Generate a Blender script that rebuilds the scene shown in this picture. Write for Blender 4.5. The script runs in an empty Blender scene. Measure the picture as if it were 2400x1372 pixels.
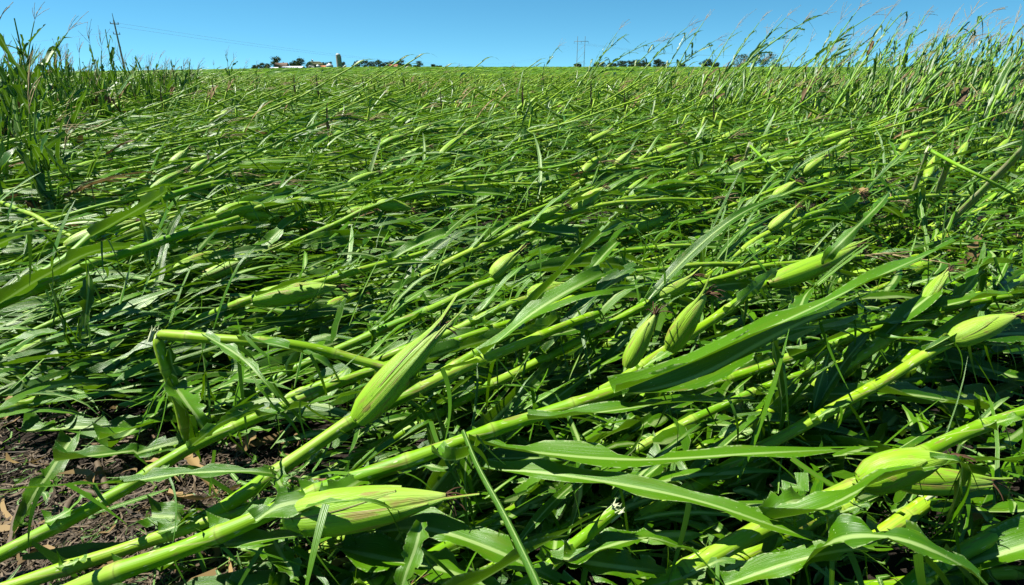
import bpy, math, random
import numpy as np
R = math.radians
# ------------------------------------------------------------------ camera, world, sun, exposure
scene = bpy.context.scene
COL = scene.collection
CAM_H, PITCH, FPX = 0.9, R(21.19), 1362.0
cam_d = bpy.data.cameras.new('camera'); cam = bpy.data.objects.new('camera', cam_d); COL.objects.link(cam)
cam.location = (0, 0, CAM_H); cam.rotation_euler = (R(90) - PITCH, 0, 0)
cam_d.sensor_width = 36; cam_d.lens = 36 * FPX / 2400; cam_d.clip_start = 0.02; cam_d.clip_end = 6000
scene.camera = cam
SUN_AZ, SUN_EL = R(-83), R(60)          # azimuth measured from +Y (straight ahead) towards +X (right)
w = bpy.data.worlds.new('World'); scene.world = w; w.use_nodes = True
nt = w.node_tree; bg = nt.nodes['Background']
sky = nt.nodes.new('ShaderNodeTexSky'); sky.sky_type = 'NISHITA'; sky.sun_disc = False
sky.sun_elevation = SUN_EL; sky.sun_rotation = SUN_AZ
sky.air_density = 0.62; sky.dust_density = 0.0; sky.ozone_density = 4.0; sky.altitude = 300
hs = nt.nodes.new('ShaderNodeHueSaturation'); hs.inputs['Saturation'].default_value = 1.15
tm = nt.nodes.new('ShaderNodeMix'); tm.data_type = 'RGBA'; tm.blend_type = 'MULTIPLY'; tm.inputs[0].default_value = 1.0
tm.inputs[7].default_value = (0.80, 1.06, 0.90, 1)
tcw = nt.nodes.new('ShaderNodeTexCoord'); mpw = nt.nodes.new('ShaderNodeMapping'); mpw.inputs['Location'].default_value = (0, 0, 0.09)
nt.links.new(tcw.outputs['Generated'], mpw.inputs['Vector']); nt.links.new(mpw.outputs[0], sky.inputs['Vector'])
nt.links.new(sky.outputs[0], tm.inputs[6]); nt.links.new(tm.outputs[2], hs.inputs['Color']); nt.links.new(hs.outputs[0], bg.inputs['Color'])
bg.inputs['Strength'].default_value = 0.067
sd = bpy.data.lights.new('sun', 'SUN'); sun = bpy.data.objects.new('sun', sd); COL.objects.link(sun)
sd.energy = 5.0; sd.angle = R(0.5); sd.color = (1.0, 0.955, 0.88)
sun.rotation_euler = (R(90) - SUN_EL, 0, R(180) - SUN_AZ); sun.location = (-20, 10, 40)
vs = scene.view_settings; vs.view_transform = 'Standard'; vs.look = 'None'; vs.gamma = 1; vs.exposure = 1.45
scene.cycles.max_bounces = 6; scene.cycles.diffuse_bounces = 3; scene.cycles.glossy_bounces = 2
scene.cycles.transmission_bounces = 3; scene.cycles.caustics_reflective = False; scene.cycles.caustics_refractive = False

rng = random.Random(11)
nr = np.random.RandomState(5)
A = np.array
WAZ = R(55); WIND = A([math.sin(WAZ), math.cos(WAZ), 0.0]); UP = A([0, 0, 1.0])
ct, st = math.cos(PITCH), math.sin(PITCH)

def wind_az(x, y):                      # the wind's track swings a little from left to right across the field
    return WAZ + R(11) * np.clip(x / np.maximum(y, 1.0), -.7, 1.0)
def gz(x, y):                           # the land falls away gently to the left
    r = np.hypot(x, y)
    k = np.clip((r - 12) / 40, 0, 1)
    return -0.015 * np.maximum(0, -x - 0.25 * y) * k
def ray(px, py):
    a, b = (px - 1200) / FPX, (686 - py) / FPX
    return A([a, ct + b * st, -st + b * ct])
def at(px, py, z):                      # the point at height z seen at a picture position
    d = ray(px, py); return A([0, 0, CAM_H]) + d * ((z - CAM_H) / d[2])
def at_dist(px, dist):
    a = (px - 1200) / 1461.0
    return A([a * dist, dist, 0.0])
def proj(p):
    x, y, z = p[0], p[1], p[2] - CAM_H
    f = y * ct - z * st
    if f < 0.02: return (9e3, 9e3, f)
    return (1200 + FPX * x / f, 686 - FPX * (y * st + z * ct) / f, f)
def unit(v):
    n = math.sqrt(v[0] * v[0] + v[1] * v[1] + v[2] * v[2]); return v / n if n > 1e-9 else v
def cross(a, b):
    return A([a[1] * b[2] - a[2] * b[1], a[2] * b[0] - a[0] * b[2], a[0] * b[1] - a[1] * b[0]])

# ------------------------------------------------------------------ materials
MAT = {}
class NG:
    def __init__(s, name):
        s.m = bpy.data.materials.new(name); s.m.use_nodes = True; s.t = s.m.node_tree
        s.p = s.t.nodes['Principled BSDF']; s.out = s.t.nodes['Material Output']; MAT[name] = s.m
    def n(s, ty, ins=None, **kw):
        x = s.t.nodes.new('ShaderNode' + ty)
        for k, v in kw.items(): setattr(x, k, v)
        for k, v in (ins or {}).items(): s.put(x.inputs[k], v)
        return x
    def put(s, sock, v):
        if hasattr(v, 'is_output') or hasattr(v, 'links'): s.t.links.new(v, sock)
        else: sock.default_value = v
    def math(s, op, a, b=0.0, c=0.0, clamp=False):
        x = s.n('Math', operation=op, use_clamp=clamp)
        for i, v in enumerate((a, b, c)): s.put(x.inputs[i], v)
        return x.outputs[0]
    def mix(s, f, a, b):
        x = s.n('Mix', data_type='RGBA'); s.put(x.inputs[0], f)
        for i, v in ((6, a), (7, b)): s.put(x.inputs[i], v if hasattr(v, 'links') else (*v, 1))
        return x.outputs[2]
    def ramp(s, v, lo, hi):
        x = s.n('MapRange', {'Value': v, 'From Min': lo, 'From Max': hi}, interpolation_type='SMOOTHSTEP'); return x.outputs[0]
    def dim(s, c, v=.72, sat=1.04):
        return s.n('HueSaturation', {'Color': c, 'Value': v, 'Saturation': sat}).outputs[0]
    def noise(s, vec, scale, detail=3, rough=.55):
        return s.n('TexNoise', {'Vector': vec, 'Scale': scale, 'Detail': detail, 'Roughness': rough}).outputs['Fac']

def uv_parts(g):
    u = g.n('UVMap'); u.uv_map = 'UVMap'
    sp = g.n('SeparateXYZ', {0: u.outputs[0]})
    at_ = g.n('Attribute', attribute_name='tint'); sc = g.n('SeparateColor', {0: at_.outputs['Color']})
    return u.outputs[0], sp.outputs[0], sp.outputs[1], sc.outputs[0], sc.outputs[1], sc.outputs[2]
def scaled(g, vec, s, off=None):
    m = g.n('Mapping', {'Vector': vec, 'Scale': s})
    if off is not None:
        c = g.n('CombineXYZ', {0: off, 1: off}); mm = g.n('VectorMath', {0: m.outputs[0], 1: c.outputs[0]}, operation='ADD'); return mm.outputs[0]
    return m.outputs[0]

def leaf_material():
    g = NG('corn_leaf'); uv, u, v, tone, edge, rnd = uv_parts(g)
    off = g.math('MULTIPLY', rnd, 37.0)
    m = g.math('MULTIPLY', g.math('ABSOLUTE', g.math('SUBTRACT', u, .5)), 2.0)
    veins = g.noise(scaled(g, uv, (70, 1.3, 1), off), 1.0, 2)
    blotch = g.noise(scaled(g, uv, (3, 5, 1), off), 1.0, 3)
    c = g.mix(tone, (.016, .080, .004), (.092, .245, .004))
    c = g.mix(g.math('MULTIPLY', g.ramp(veins, .42, .68), .5), c, (.11, .26, .011))
    c = g.mix(g.math('MULTIPLY', g.ramp(blotch, .5, .72), .5), c, (.115, .20, .006))
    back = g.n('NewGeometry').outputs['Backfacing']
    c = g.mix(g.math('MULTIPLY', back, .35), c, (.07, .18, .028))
    rib = g.ramp(m, .17, .06)
    rib = g.math('MULTIPLY', rib, g.ramp(v, 1.0, .55))
    c = g.mix(g.math('MULTIPLY', rib, .85), c, (.36, .50, .17))
    frayn = g.noise(scaled(g, uv, (4, 60, 1), off), 1.0, 2)
    fray = g.math('MULTIPLY', g.ramp(edge, .86, 1.0), g.ramp(frayn, .44, .6))
    c = g.mix(g.math('MULTIPLY', fray, .7), c, (.42, .52, .25))
    fl = g.noise(scaled(g, uv, (22, 70, 1), off), 1.0, 2)
    c = g.mix(g.math('MULTIPLY', g.ramp(fl, .69, .73), .85), c, (.46, .54, .30))
    dead = g.math('MULTIPLY', g.ramp(g.noise(scaled(g, uv, (2, 9, 1), off), 1.0, 3), .66, .74), g.ramp(edge, .3, .9))
    c = g.mix(g.math('MULTIPLY', dead, .55), c, (.26, .17, .06))
    c = g.dim(c)
    bump = g.n('Bump', {'Height': veins, 'Strength': .35, 'Distance': .004})
    g.put(g.p.inputs['Base Color'], c); g.put(g.p.inputs['Roughness'], g.math('ADD', g.math('MULTIPLY', blotch, .22), .27))
    g.p.inputs['Specular IOR Level'].default_value = .4; g.put(g.p.inputs['Normal'], bump.outputs[0])
    tr = g.n('BsdfTranslucent', {'Color': g.mix(.5, c, (.15, .31, .002))})
    mx = g.n('MixShader', {0: .24, 1: g.p.outputs[0], 2: tr.outputs[0]}); g.t.links.new(mx.outputs[0], g.out.inputs[0])
def stalk_material():
    g = NG('corn_stalk'); uv, u, v, tone, edge, rnd = uv_parts(g)
    off = g.math('MULTIPLY', rnd, 53.0)
    streak = g.noise(scaled(g, uv, (9, .8, 1), off), 1.0, 3)
    blot = g.noise(scaled(g, uv, (1.5, 1.1, 1), off), 1.0, 3)
    c = g.mix(tone, (.115, .29, .005), (.27, .43, .022))
    c = g.mix(g.ramp(blot, .45, .7), c, g.mix(tone, (.15, .35, .008), (.32, .47, .06)))
    fl_ = g.math('FLOOR', v); wn = g.n('TexWhiteNoise', {'W': g.math('ADD', fl_, g.math('MULTIPLY', rnd, 91.0))}, noise_dimensions='1D').outputs['Value']
    c = g.mix(g.math('MULTIPLY', g.ramp(wn, .45, .95), .5), c, (.055, .215, .006))
    c = g.mix(g.math('MULTIPLY', g.ramp(wn, .4, .0), .4), c, (.36, .49, .09))
    c = g.mix(g.math('MULTIPLY', g.ramp(streak, .5, .75), .45), c, (.06, .20, .008))
    sl = g.math('ABSOLUTE', g.math('SUBTRACT', u, g.math('ADD', g.math('MULTIPLY', g.math('FRACT', v), .8), .15)))
    c = g.mix(g.math('MULTIPLY', g.ramp(sl, .05, .015), g.math('MULTIPLY', g.ramp(wn, .3, .5), .55)), c, (.36, .38, .13))
    fr = g.math('ABSOLUTE', g.math('SUBTRACT', g.math('FRACT', g.math('ADD', v, .5)), .5))
    c = g.mix(g.math('MULTIPLY', g.ramp(fr, .08, .02), .4), c, (.33, .45, .08))
    c = g.mix(g.math('MULTIPLY', g.ramp(fr, .014, .004), .45), c, (.12, .13, .02))
    fl = g.noise(scaled(g, uv, (8, 5, 1), off), 1.0, 1)
    c = g.mix(g.math('MULTIPLY', g.ramp(fl, .66, .70), .8), c, (.50, .54, .30))
    br = g.noise(scaled(g, uv, (3, 1.6, 1), off), 1.3, 4)
    c = g.mix(g.math('MULTIPLY', g.ramp(br, .55, .66), .65), c, (.20, .15, .045))
    c = g.dim(c, .74)
    g.put(g.p.inputs['Base Color'], c); g.put(g.p.inputs['Roughness'], g.math('ADD', g.math('MULTIPLY', blot, .3), .36)); g.p.inputs['Specular IOR Level'].default_value = .22
    bump = g.n('Bump', {'Height': streak, 'Strength': .3, 'Distance': .003}); g.put(g.p.inputs['Normal'], bump.outputs[0])
def husk_material():
    g = NG('ear_husk'); uv, u, v, tone, edge, rnd = uv_parts(g)
    off = g.math('MULTIPLY', rnd, 29.0)
    st_ = g.noise(scaled(g, uv, (60, 1.2, 1), off), 1.0, 2)
    bl = g.noise(scaled(g, uv, (4, 3, 1), off), 1.0, 4)
    c = g.mix(tone, (.18, .39, .008), (.34, .49, .07))
    c = g.mix(g.math('MULTIPLY', g.ramp(st_, .38, .66), .6), c, (.25, .43, .035))
    c = g.mix(g.math('MULTIPLY', g.ramp(st_, .62, .36), .2), c, (.07, .24, .012))
    c = g.mix(g.math('MULTIPLY', g.ramp(v, .55, 1.0), .6), c, (.38, .49, .12))
    c = g.mix(g.math('MULTIPLY', g.ramp(edge, .88, .99), .85), c, (.30, .22, .09))
    c = g.mix(g.math('MULTIPLY', g.ramp(bl, .54, .66), .75), c, (.27, .18, .06))
    c = g.mix(g.math('MULTIPLY', g.ramp(v, .93, 1.0), .8), c, (.17, .085, .03))
    c = g.dim(c, .74)
    g.put(g.p.inputs['Base Color'], c); g.p.inputs['Roughness'].default_value = .45; g.p.inputs['Specular IOR Level'].default_value = .3
    bump = g.n('Bump', {'Height': st_, 'Strength': .5, 'Distance': .004}); g.put(g.p.inputs['Normal'], bump.outputs[0])
def plain(name, c1, c2, scale=8, rough=.7, bumpd=0.0, tinted=False, trans=0):
    g = NG(name)
    if tinted: f = uv_parts(g)[3]
    else:
        tc = g.n('TexCoord').outputs['Object']; f = g.ramp(g.noise(tc, scale, 4), .3, .7)
    c = g.mix(f, [q * .72 for q in c1], [q * .72 for q in c2]); g.put(g.p.inputs['Base Color'], c); g.p.inputs['Roughness'].default_value = rough
    g.p.inputs['Specular IOR Level'].default_value = .25
    if bumpd:
        b = g.n('Bump', {'Height': g.noise(tc, scale * 3, 5), 'Strength': .7, 'Distance': bumpd}); g.put(g.p.inputs['Normal'], b.outputs[0])
    if trans:
        tr = g.n('BsdfTranslucent', {'Color': c}); mx = g.n('MixShader', {0: trans, 1: g.p.outputs[0], 2: tr.outputs[0]})
        g.t.links.new(mx.outputs[0], g.out.inputs[0])
leaf_material(); stalk_material(); husk_material()
plain('tassel_tan', (.20, .16, .07), (.42, .33, .16), tinted=True)
plain('silk_brown', (.035, .018, .009), (.13, .065, .03), tinted=True)
plain('pith_white', (.36, .44, .20), (.55, .58, .36), scale=60)
plain('dry_leaf', (.11, .07, .028), (.33, .225, .085), tinted=True, trans=.15)
plain('residue', (.026, .019, .012), (.16, .118, .07), tinted=True)
plain('tree_leaves', (.022, .050, .014), (.065, .115, .030), tinted=True, rough=.8, trans=.15)
plain('bark', (.05, .04, .03), (.12, .10, .075), scale=3)
plain('white_metal', (.55, .58, .6), (.7, .73, .75), scale=.4, rough=.5)
plain('galvanised', (.28, .33, .37), (.42, .47, .5), scale=.5, rough=.45)
plain('silo_concrete', (.30, .27, .22), (.42, .38, .32), scale=.35, rough=.85)
plain('weathered_boards', (.16, .17, .17), (.30, .31, .31), scale=.6, rough=.85)
plain('brick_brown', (.13, .085, .055), (.22, .15, .10), scale=.8, rough=.9)
plain('brown_shingles', (.10, .07, .05), (.17, .12, .085), scale=1, rough=.9)
plain('red_shingles', (.26, .08, .055), (.36, .13, .09), scale=1, rough=.9)
plain('orange_rust', (.32, .13, .05), (.42, .20, .09), scale=1, rough=.8)
plain('mossy_shingles', (.07, .10, .035), (.15, .15, .08), scale=.5, rough=.9)
plain('white_paint', (.62, .62, .58), (.74, .74, .7), scale=.7, rough=.6)
plain('dark_opening', (.01, .011, .012), (.02, .022, .025), scale=1, rough=.3)
plain('pole_wood', (.22, .215, .21), (.34, .335, .325), scale=2, rough=.85)
plain('wire_metal', (.16, .17, .18), (.22, .23, .24), scale=1, rough=.5)
plain('insulator', (.10, .05, .035), (.14, .075, .05), scale=4, rough=.25)
plain('gravel', (.20, .19, .175), (.33, .31, .28), scale=3, rough=.95, bumpd=.02)
def stub_material():
    g = NG('stub_stalk'); uv, u, v, tone, edge, rnd = uv_parts(g); off = g.math('MULTIPLY', rnd, 13.0)
    st_ = g.noise(scaled(g, uv, (12, 1.0, 1), off), 1.0, 4); bl = g.noise(scaled(g, uv, (2, 2.2, 1), off), 1.0, 4)
    c = g.mix(g.ramp(st_, .35, .65), (.10, .13, .025), (.27, .28, .15)); c = g.mix(g.math('MULTIPLY', g.ramp(bl, .5, .62), .75), c, (.14, .30, .012))
    c = g.mix(g.math('MULTIPLY', g.ramp(bl, .40, .30), .6), c, (.17, .12, .05)); g.put(g.p.inputs['Base Color'], c); g.p.inputs['Roughness'].default_value = .7; g.p.inputs['Specular IOR Level'].default_value = .25
    g.put(g.p.inputs['Normal'], g.n('Bump', {'Height': st_, 'Strength': .5, 'Distance': .004}).outputs[0])
stub_material()
def soil_material():
    g = NG('soil'); tc = g.n('TexCoord').outputs['Object']
    n1 = g.noise(tc, 9, 6, .62); n2 = g.noise(tc, 55, 5, .65)
    c = g.mix(g.ramp(n1, .3, .7), (.008, .006, .0043), (.025, .019, .0135))
    c = g.mix(g.math('MULTIPLY', g.ramp(n2, .58, .75), .5), c, (.075, .058, .042))
    g.put(g.p.inputs['Base Color'], c); g.p.inputs['Roughness'].default_value = .95; g.p.inputs['Specular IOR Level'].default_value = .15
    h = g.math('ADD', g.math('MULTIPLY', n1, 1.0), g.math('MULTIPLY', n2, .5))
    g.put(g.p.inputs['Normal'], g.n('Bump', {'Height': h, 'Strength': 1.0, 'Distance': .03}).outputs[0])
soil_material()
def canopy_material():
    g = NG('canopy'); tc = g.n('TexCoord').outputs['Object']
    v = scaled(g, tc, (1, 1, 1)); n1 = g.noise(v, 1.3, 6, .7); n2 = g.noise(v, .04, 3)
    c = g.mix(g.ramp(n1, .36, .66), (.022, .078, .005), (.10, .205, .009))
    c = g.mix(g.math('MULTIPLY', g.ramp(n2, .4, .65), .3), c, (.065, .125, .009))
    g.put(g.p.inputs['Base Color'], c); g.p.inputs['Roughness'].default_value = .8; g.p.inputs['Specular IOR Level'].default_value = .2
    g.put(g.p.inputs['Normal'], g.n('Bump', {'Height': n1, 'Strength': 1.0, 'Distance': .25}).outputs[0])
canopy_material()

# ------------------------------------------------------------------ mesh helpers
class Geo:
    """Vertices, quads, uvs, tints collected for ONE mesh."""
    def __init__(s): s.V, s.Q, s.U, s.T, s.M, s.n = [], [], [], [], [], 0
    def add(s, V, Q, U=None, T=(.5, 0, .5), m=0):
        V = np.asarray(V, float); k = len(V); Q = np.asarray(Q, int)
        s.V.append(V); s.Q.append(Q + s.n); s.n += k
        s.U.append(np.zeros((k, 2)) if U is None else np.asarray(U, float))
        T = np.asarray(T, float); s.T.append(np.tile(T, (k, 1)) if T.ndim == 1 else T)
        s.M.append(np.full(len(Q), m, int)); return s
    def arrays(s):
        return [np.concatenate(x) for x in (s.V, s.Q, s.U, s.T, s.M)]
    def moved(s, M3, off, dt=0.0, seed=0):
        g = Geo(); V, Q, U, T, M = s.arrays(); T = T.copy(); T[:, 0] = np.clip(T[:, 0] + dt, 0, 1); T[:, 2] = (T[:, 2] + seed) % 1
        g.V, g.Q, g.U, g.T, g.M, g.n = [V @ M3.T + off], [Q], [U], [T], [M], len(V); return g
    def join(s, o):
        V, Q, U, T, M = o.arrays(); s.V.append(V); s.Q.append(Q + s.n); s.U.append(U); s.T.append(T); s.M.append(M); s.n += len(V)
    def obj(s, name, mats, parent=None, origin=None, smooth=True):
        V, Q, U, T, M = s.arrays()
        if origin is not None: V = V - origin
        me = bpy.data.meshes.new(name)
        me.vertices.add(len(V)); me.vertices.foreach_set('co', V.astype(np.float32).ravel())
        me.loops.add(len(Q) * 4); me.loops.foreach_set('vertex_index', Q.astype(np.int32).ravel())
        me.polygons.add(len(Q)); me.polygons.foreach_set('loop_start', np.arange(0, len(Q) * 4, 4, dtype=np.int32))
        if smooth: me.polygons.foreach_set('use_smooth', np.ones(len(Q), bool))
        for m in ([mats] if isinstance(mats, str) else mats): me.materials.append(MAT[m])
        me.polygons.foreach_set('material_index', M.astype(np.int32))
        uvl = me.uv_layers.new(name='UVMap'); uvl.data.foreach_set('uv', U[Q.ravel()].astype(np.float32).ravel())
        ca = me.color_attributes.new('tint', 'FLOAT_COLOR', 'POINT')
        ca.data.foreach_set('color', np.c_[T, np.ones(len(T))].astype(np.float32).ravel())
        me.update(calc_edges=True)
        o = bpy.data.objects.new(name, me); COL.objects.link(o)
        if parent is not None: o.parent = parent
        elif origin is not None: o.location = origin
        return o
def empty(name, loc):
    o = bpy.data.objects.new(name, None); o.empty_display_size = .1; COL.objects.link(o); o.location = loc; return o
def tag(o, label=None, cat=None, group=None, kind=None):
    for k, v in (('label', label), ('category', cat), ('group', group), ('kind', kind)):
        if v: o[k] = v
    return o
GRIDS = {}
def grid(r, c, wrap=False):
    key = (r, c, wrap)
    if key not in GRIDS:
        cc = c if wrap else c - 1
        i, j = np.meshgrid(np.arange(r - 1), np.arange(cc), indexing='ij'); j2 = (j + 1) % c
        GRIDS[key] = np.stack([i * c + j, i * c + j2, (i + 1) * c + j2, (i + 1) * c + j], -1).reshape(-1, 4)
    return GRIDS[key]
def frames(P):
    """tangents, sides, normals by parallel transport"""
    n = len(P); T = np.empty((n, 3)); T[1:-1] = P[2:] - P[:-2]; T[0] = P[1] - P[0]; T[-1] = P[-1] - P[-2]
    T /= np.maximum(1e-9, np.linalg.norm(T, axis=1))[:, None]
    S = np.empty((n, 3)); s = cross(T[0], UP)
    if np.linalg.norm(s) < .1: s = cross(T[0], WIND)
    for i in range(n):
        s = unit(s - T[i] * float(s @ T[i])); S[i] = s
    return T, S, np.cross(S, T)
def tube(P, rad, seg=8, vlen=None, tint=(.5, 0, .5), cap=True):
    P = np.asarray(P, float); n = len(P); T, S, N = frames(P)
    a = np.linspace(0, 2 * math.pi, seg, endpoint=False)
    rad = np.full(n, rad) if np.isscalar(rad) else np.asarray(rad, float)
    V = P[:, None, :] + rad[:, None, None] * (np.cos(a)[None, :, None] * S[:, None, :] + np.sin(a)[None, :, None] * N[:, None, :])
    vv = np.linspace(0, 1, n) if vlen is None else np.asarray(vlen, float)
    U = np.stack([np.tile(np.abs(a / math.pi - 1), (n, 1)), np.tile(vv[:, None], (1, seg))], -1)
    V, U = V.reshape(-1, 3), U.reshape(-1, 2); Q = grid(n, seg, True)
    if cap:
        k = len(V); b0 = k + 2; b = b0 + seg; ra, rb = V[:seg].copy(), V[-seg:].copy()
        V = np.r_[V, P[:1], P[-1:], ra, rb]; ue = np.tile([[.5, round(vv[-1]) + .25]], (seg, 1)); U = np.r_[U, [[.5, round(vv[0]) + .25], [.5, round(vv[-1]) + .25]], ue, ue]
        capq = [(k + 1, b + j, b + (j + 1) % seg, b + (j + 2) % seg) for j in range(0, seg - 1, 2)] + [(k, b0 + (j + 2) % seg, b0 + (j + 1) % seg, b0 + j) for j in range(0, seg - 1, 2)]
        Q = np.r_[Q, np.array(capq)]
    return V, Q, U, tint
def box(c, s, rot=0.0):
    x, y, z = np.array(s) / 2
    V = A([[-x, -y, -z], [x, -y, -z], [x, y, -z], [-x, y, -z], [-x, -y, z], [x, -y, z], [x, y, z], [-x, y, z]])
    cr, sr = math.cos(rot), math.sin(rot); V = V @ A([[cr, sr, 0], [-sr, cr, 0], [0, 0, 1]]) + A(c)
    return V, A([[0, 3, 2, 1], [4, 5, 6, 7], [0, 1, 5, 4], [1, 2, 6, 5], [2, 3, 7, 6], [3, 0, 4, 7]])
def resample(P, n=None, step=None):
    P = np.asarray(P, float); d = np.r_[0, np.cumsum(np.linalg.norm(np.diff(P, axis=0), axis=1))]
    s = np.linspace(0, d[-1], n) if n else np.r_[np.arange(0, d[-1], step), d[-1]]
    return np.stack([np.interp(s, d, P[:, k]) for k in range(3)], 1), s
def smooth_path(P, sub=6):
    P = np.asarray(P, float)
    if len(P) < 3: return P
    Q = np.r_[[2 * P[0] - P[1]], P, [2 * P[-1] - P[-2]]]; out = []
    t = np.linspace(0, 1, sub, endpoint=False)[:, None]
    for i in range(1, len(Q) - 2):
        a, b, c, d = Q[i - 1], Q[i], Q[i + 1], Q[i + 2]
        out.append(.5 * (2 * b + (c - a) * t + (2 * a - 5 * b + 4 * c - d) * t * t + (3 * b - a - 3 * c + d) * t ** 3))
    return np.r_[np.concatenate(out), P[-1:]]

# ------------------------------------------------------------------ corn: leaf, ear, tassel, stalk
def leaf_curve(p0, d0, L, rg, n=20, droop=.9, windk=.8, wdir=WIND, fold=None, zmin=.012, wob=.10):
    p, d = A(p0, float), unit(A(d0, float)); P = [p]; ds = L / n; folded = False
    wv = A([rg.gauss(0, 1), rg.gauss(0, 1), rg.gauss(0, .4)]) * wob
    for i in range(1, n + 1):
        if i % 5 == 0: wv = A([rg.gauss(0, 1), rg.gauss(0, 1), rg.gauss(0, .5)]) * wob
        if fold is not None and i / n > fold:
            if not folded: d = unit(d * .35 + A([0, 0, -1.0])); folded = True
            d = unit(d + ds * (A([0, 0, -6.0]) + wv * 3))
        else:
            d = unit(d + ds * (windk * wdir - A([0, 0, droop * (.4 + 1.2 * i / n)]) + wv * 4))
        p = p + d * ds
        zl = zmin + float(gz(p[0], p[1]))
        if p[2] < zl:
            p[2] = zl; d = unit(A([d[0] + .02, d[1], max(0.0, d[2]) + .05]))
        P.append(p.copy())
    return A(P)
def leaf_mesh(P, W, rg, roll=0.0, twist=0.0, cut=1.0, rag=.25, cols=5, tone=.5, cup=.35, shreds=2, splits=0, holes=True, base=.5, vmax=1.0):
    """a blade swept along P: pale midrib by uv, ragged edges, notches, torn strips"""
    g = Geo(); n = len(P); T, S, N = frames(P); t = np.linspace(0, cut, n)
    prof = (base + (1 - base) * np.minimum(1, t / .16)) * np.power(np.maximum(0, 1 - np.power(t, 2.6)), .75)
    prof = np.maximum(prof, .05)
    ang = roll + twist * np.linspace(0, 1, n)
    c, s = np.cos(ang)[:, None], np.sin(ang)[:, None]; S2 = S * c + N * s; N2 = N * c - S * s
    u = np.linspace(-1, 1, cols); rs = np.random.RandomState(rg.randrange(1 << 30)); rnd = rs.rand()
    E = np.ones((n, 2))
    for k in (0, 1):
        E[:, k] *= 1 - rag * rs.rand(n) * .55
        for q in range(rs.poisson(2.2 * rag / .25)):
            a = rs.randint(2, max(3, n - 1)); b = a + rs.randint(1, max(2, n // 6)); E[a:b, k] *= rs.uniform(.3, .8)
    hw = W / 2 * prof
    X = np.where(u[None, :] < 0, u[None, :] * E[:, :1], u[None, :] * E[:, 1:])       # in half widths
    clasp = cup + 1.3 * np.exp(-t / .05)
    ph = rs.rand() * 6; rip = .22 * np.sin(t[:, None] * rs.uniform(14, 26) + ph + (u[None, :] > 0) * 2) * np.abs(u[None, :]) ** 2
    off = np.abs(X) ** 1.3 * clasp[:, None] + rip
    V = P[:, None, :] + hw[:, None, None] * (X[..., None] * S2[:, None, :] + off[..., None] * N2[:, None, :])
    U = np.stack([.5 + .5 * X, np.tile((t / max(cut, .01) * vmax)[:, None], (1, cols))], -1)
    Tn = np.zeros((n, cols, 3)); Tn[..., 0] = np.clip(tone + (rs.rand() - .5) * .15, 0, 1); Tn[..., 1] = np.abs(u)[None, :]; Tn[..., 2] = rnd
    Q = grid(n, cols)
    if holes and cols >= 5:
        keep = np.ones((n - 1, cols - 1), bool)
        if cut < .97 and n > 8:                                   # frayed end: fingers of uneven length
            for j in range(cols - 1): keep[n - 1 - rs.randint(0, max(1, n // 5)):, j] = False
        for q in range(rs.poisson(1.3 * rag / .25)):              # bites out of the margin
            i0 = rs.randint(n // 5, n - 1); j = rs.choice([0, cols - 2]); keep[i0:i0 + rs.randint(1, 3), j] = False
        Q = Q[keep.ravel()]
    if holes and cols >= 7 and rs.rand() < .6 and n > 10:           # a long split: one side sags away from the rest
        j = rs.choice([1, 2, cols - 3, cols - 2]); i0 = rs.randint(n // 4, int(n * .65)); k = np.clip((np.arange(n) - i0) / max(1, n - i0), 0, 1) ** 1.3
        dv = (S2[i0] * (1 if j > cols / 2 else -1) * rs.uniform(.15, .6) - UP * rs.uniform(.1, .5)) * W * rs.uniform(.8, 2.0)
        cidx = np.tile(np.arange(cols - 1), n - 1)[keep.ravel()]; right = cidx >= j; side = right if j > cols / 2 else ~right
        V2 = V + k[:, None, None] * dv; V2[..., 2] = np.maximum(V2[..., 2], .01 + gz(V2[..., 0], V2[..., 1]))
        g.add(V.reshape(-1, 3), Q[~side], U.reshape(-1, 2), Tn.reshape(-1, 3)); g.add(V2.reshape(-1, 3), Q[side], U.reshape(-1, 2), Tn.reshape(-1, 3))
    else: g.add(V.reshape(-1, 3), Q, U.reshape(-1, 2), Tn.reshape(-1, 3))
    for q in range(shreds):                                       # narrow ribbons torn loose at the edge, curling down
        i = rs.randint(n // 5, n - 1); k = rs.choice([0, cols - 1]); p = V[i, k]
        d = unit(T[i] * rs.uniform(-.2, 1) + S2[i] * (1 if k else -1) * rs.uniform(.1, .7) - UP * rs.uniform(.1, 1.2))
        m = 8; ll = rs.uniform(.05, .20); pts = [p]; dd = d; cv = A([rs.randn(), rs.randn(), rs.randn() - 1.2]) * rs.uniform(1, 9)
        for a in range(m):
            dd = unit(dd + cv * (ll / m)); pn = pts[-1] + dd * ll / m; pn[2] = max(pn[2], .008 + float(gz(pn[0], pn[1]))); pts.append(pn)
        pts = A(pts); sw = unit(np.cross(d, A([rs.randn(), rs.randn(), rs.randn()])) + 1e-6); ww = (rs.uniform(.0016, .006) * (1 - np.linspace(0, 1, m + 1) ** 2 * .9))[:, None]
        VV = np.stack([pts - sw * ww, pts + sw * ww], 1).reshape(-1, 3)
        g.add(VV, grid(m + 1, 2), np.tile([[.8, .5], [.9, .5]], (m + 1, 1)), (min(1, tone + .2), .7, rs.rand()))
    return g
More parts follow.
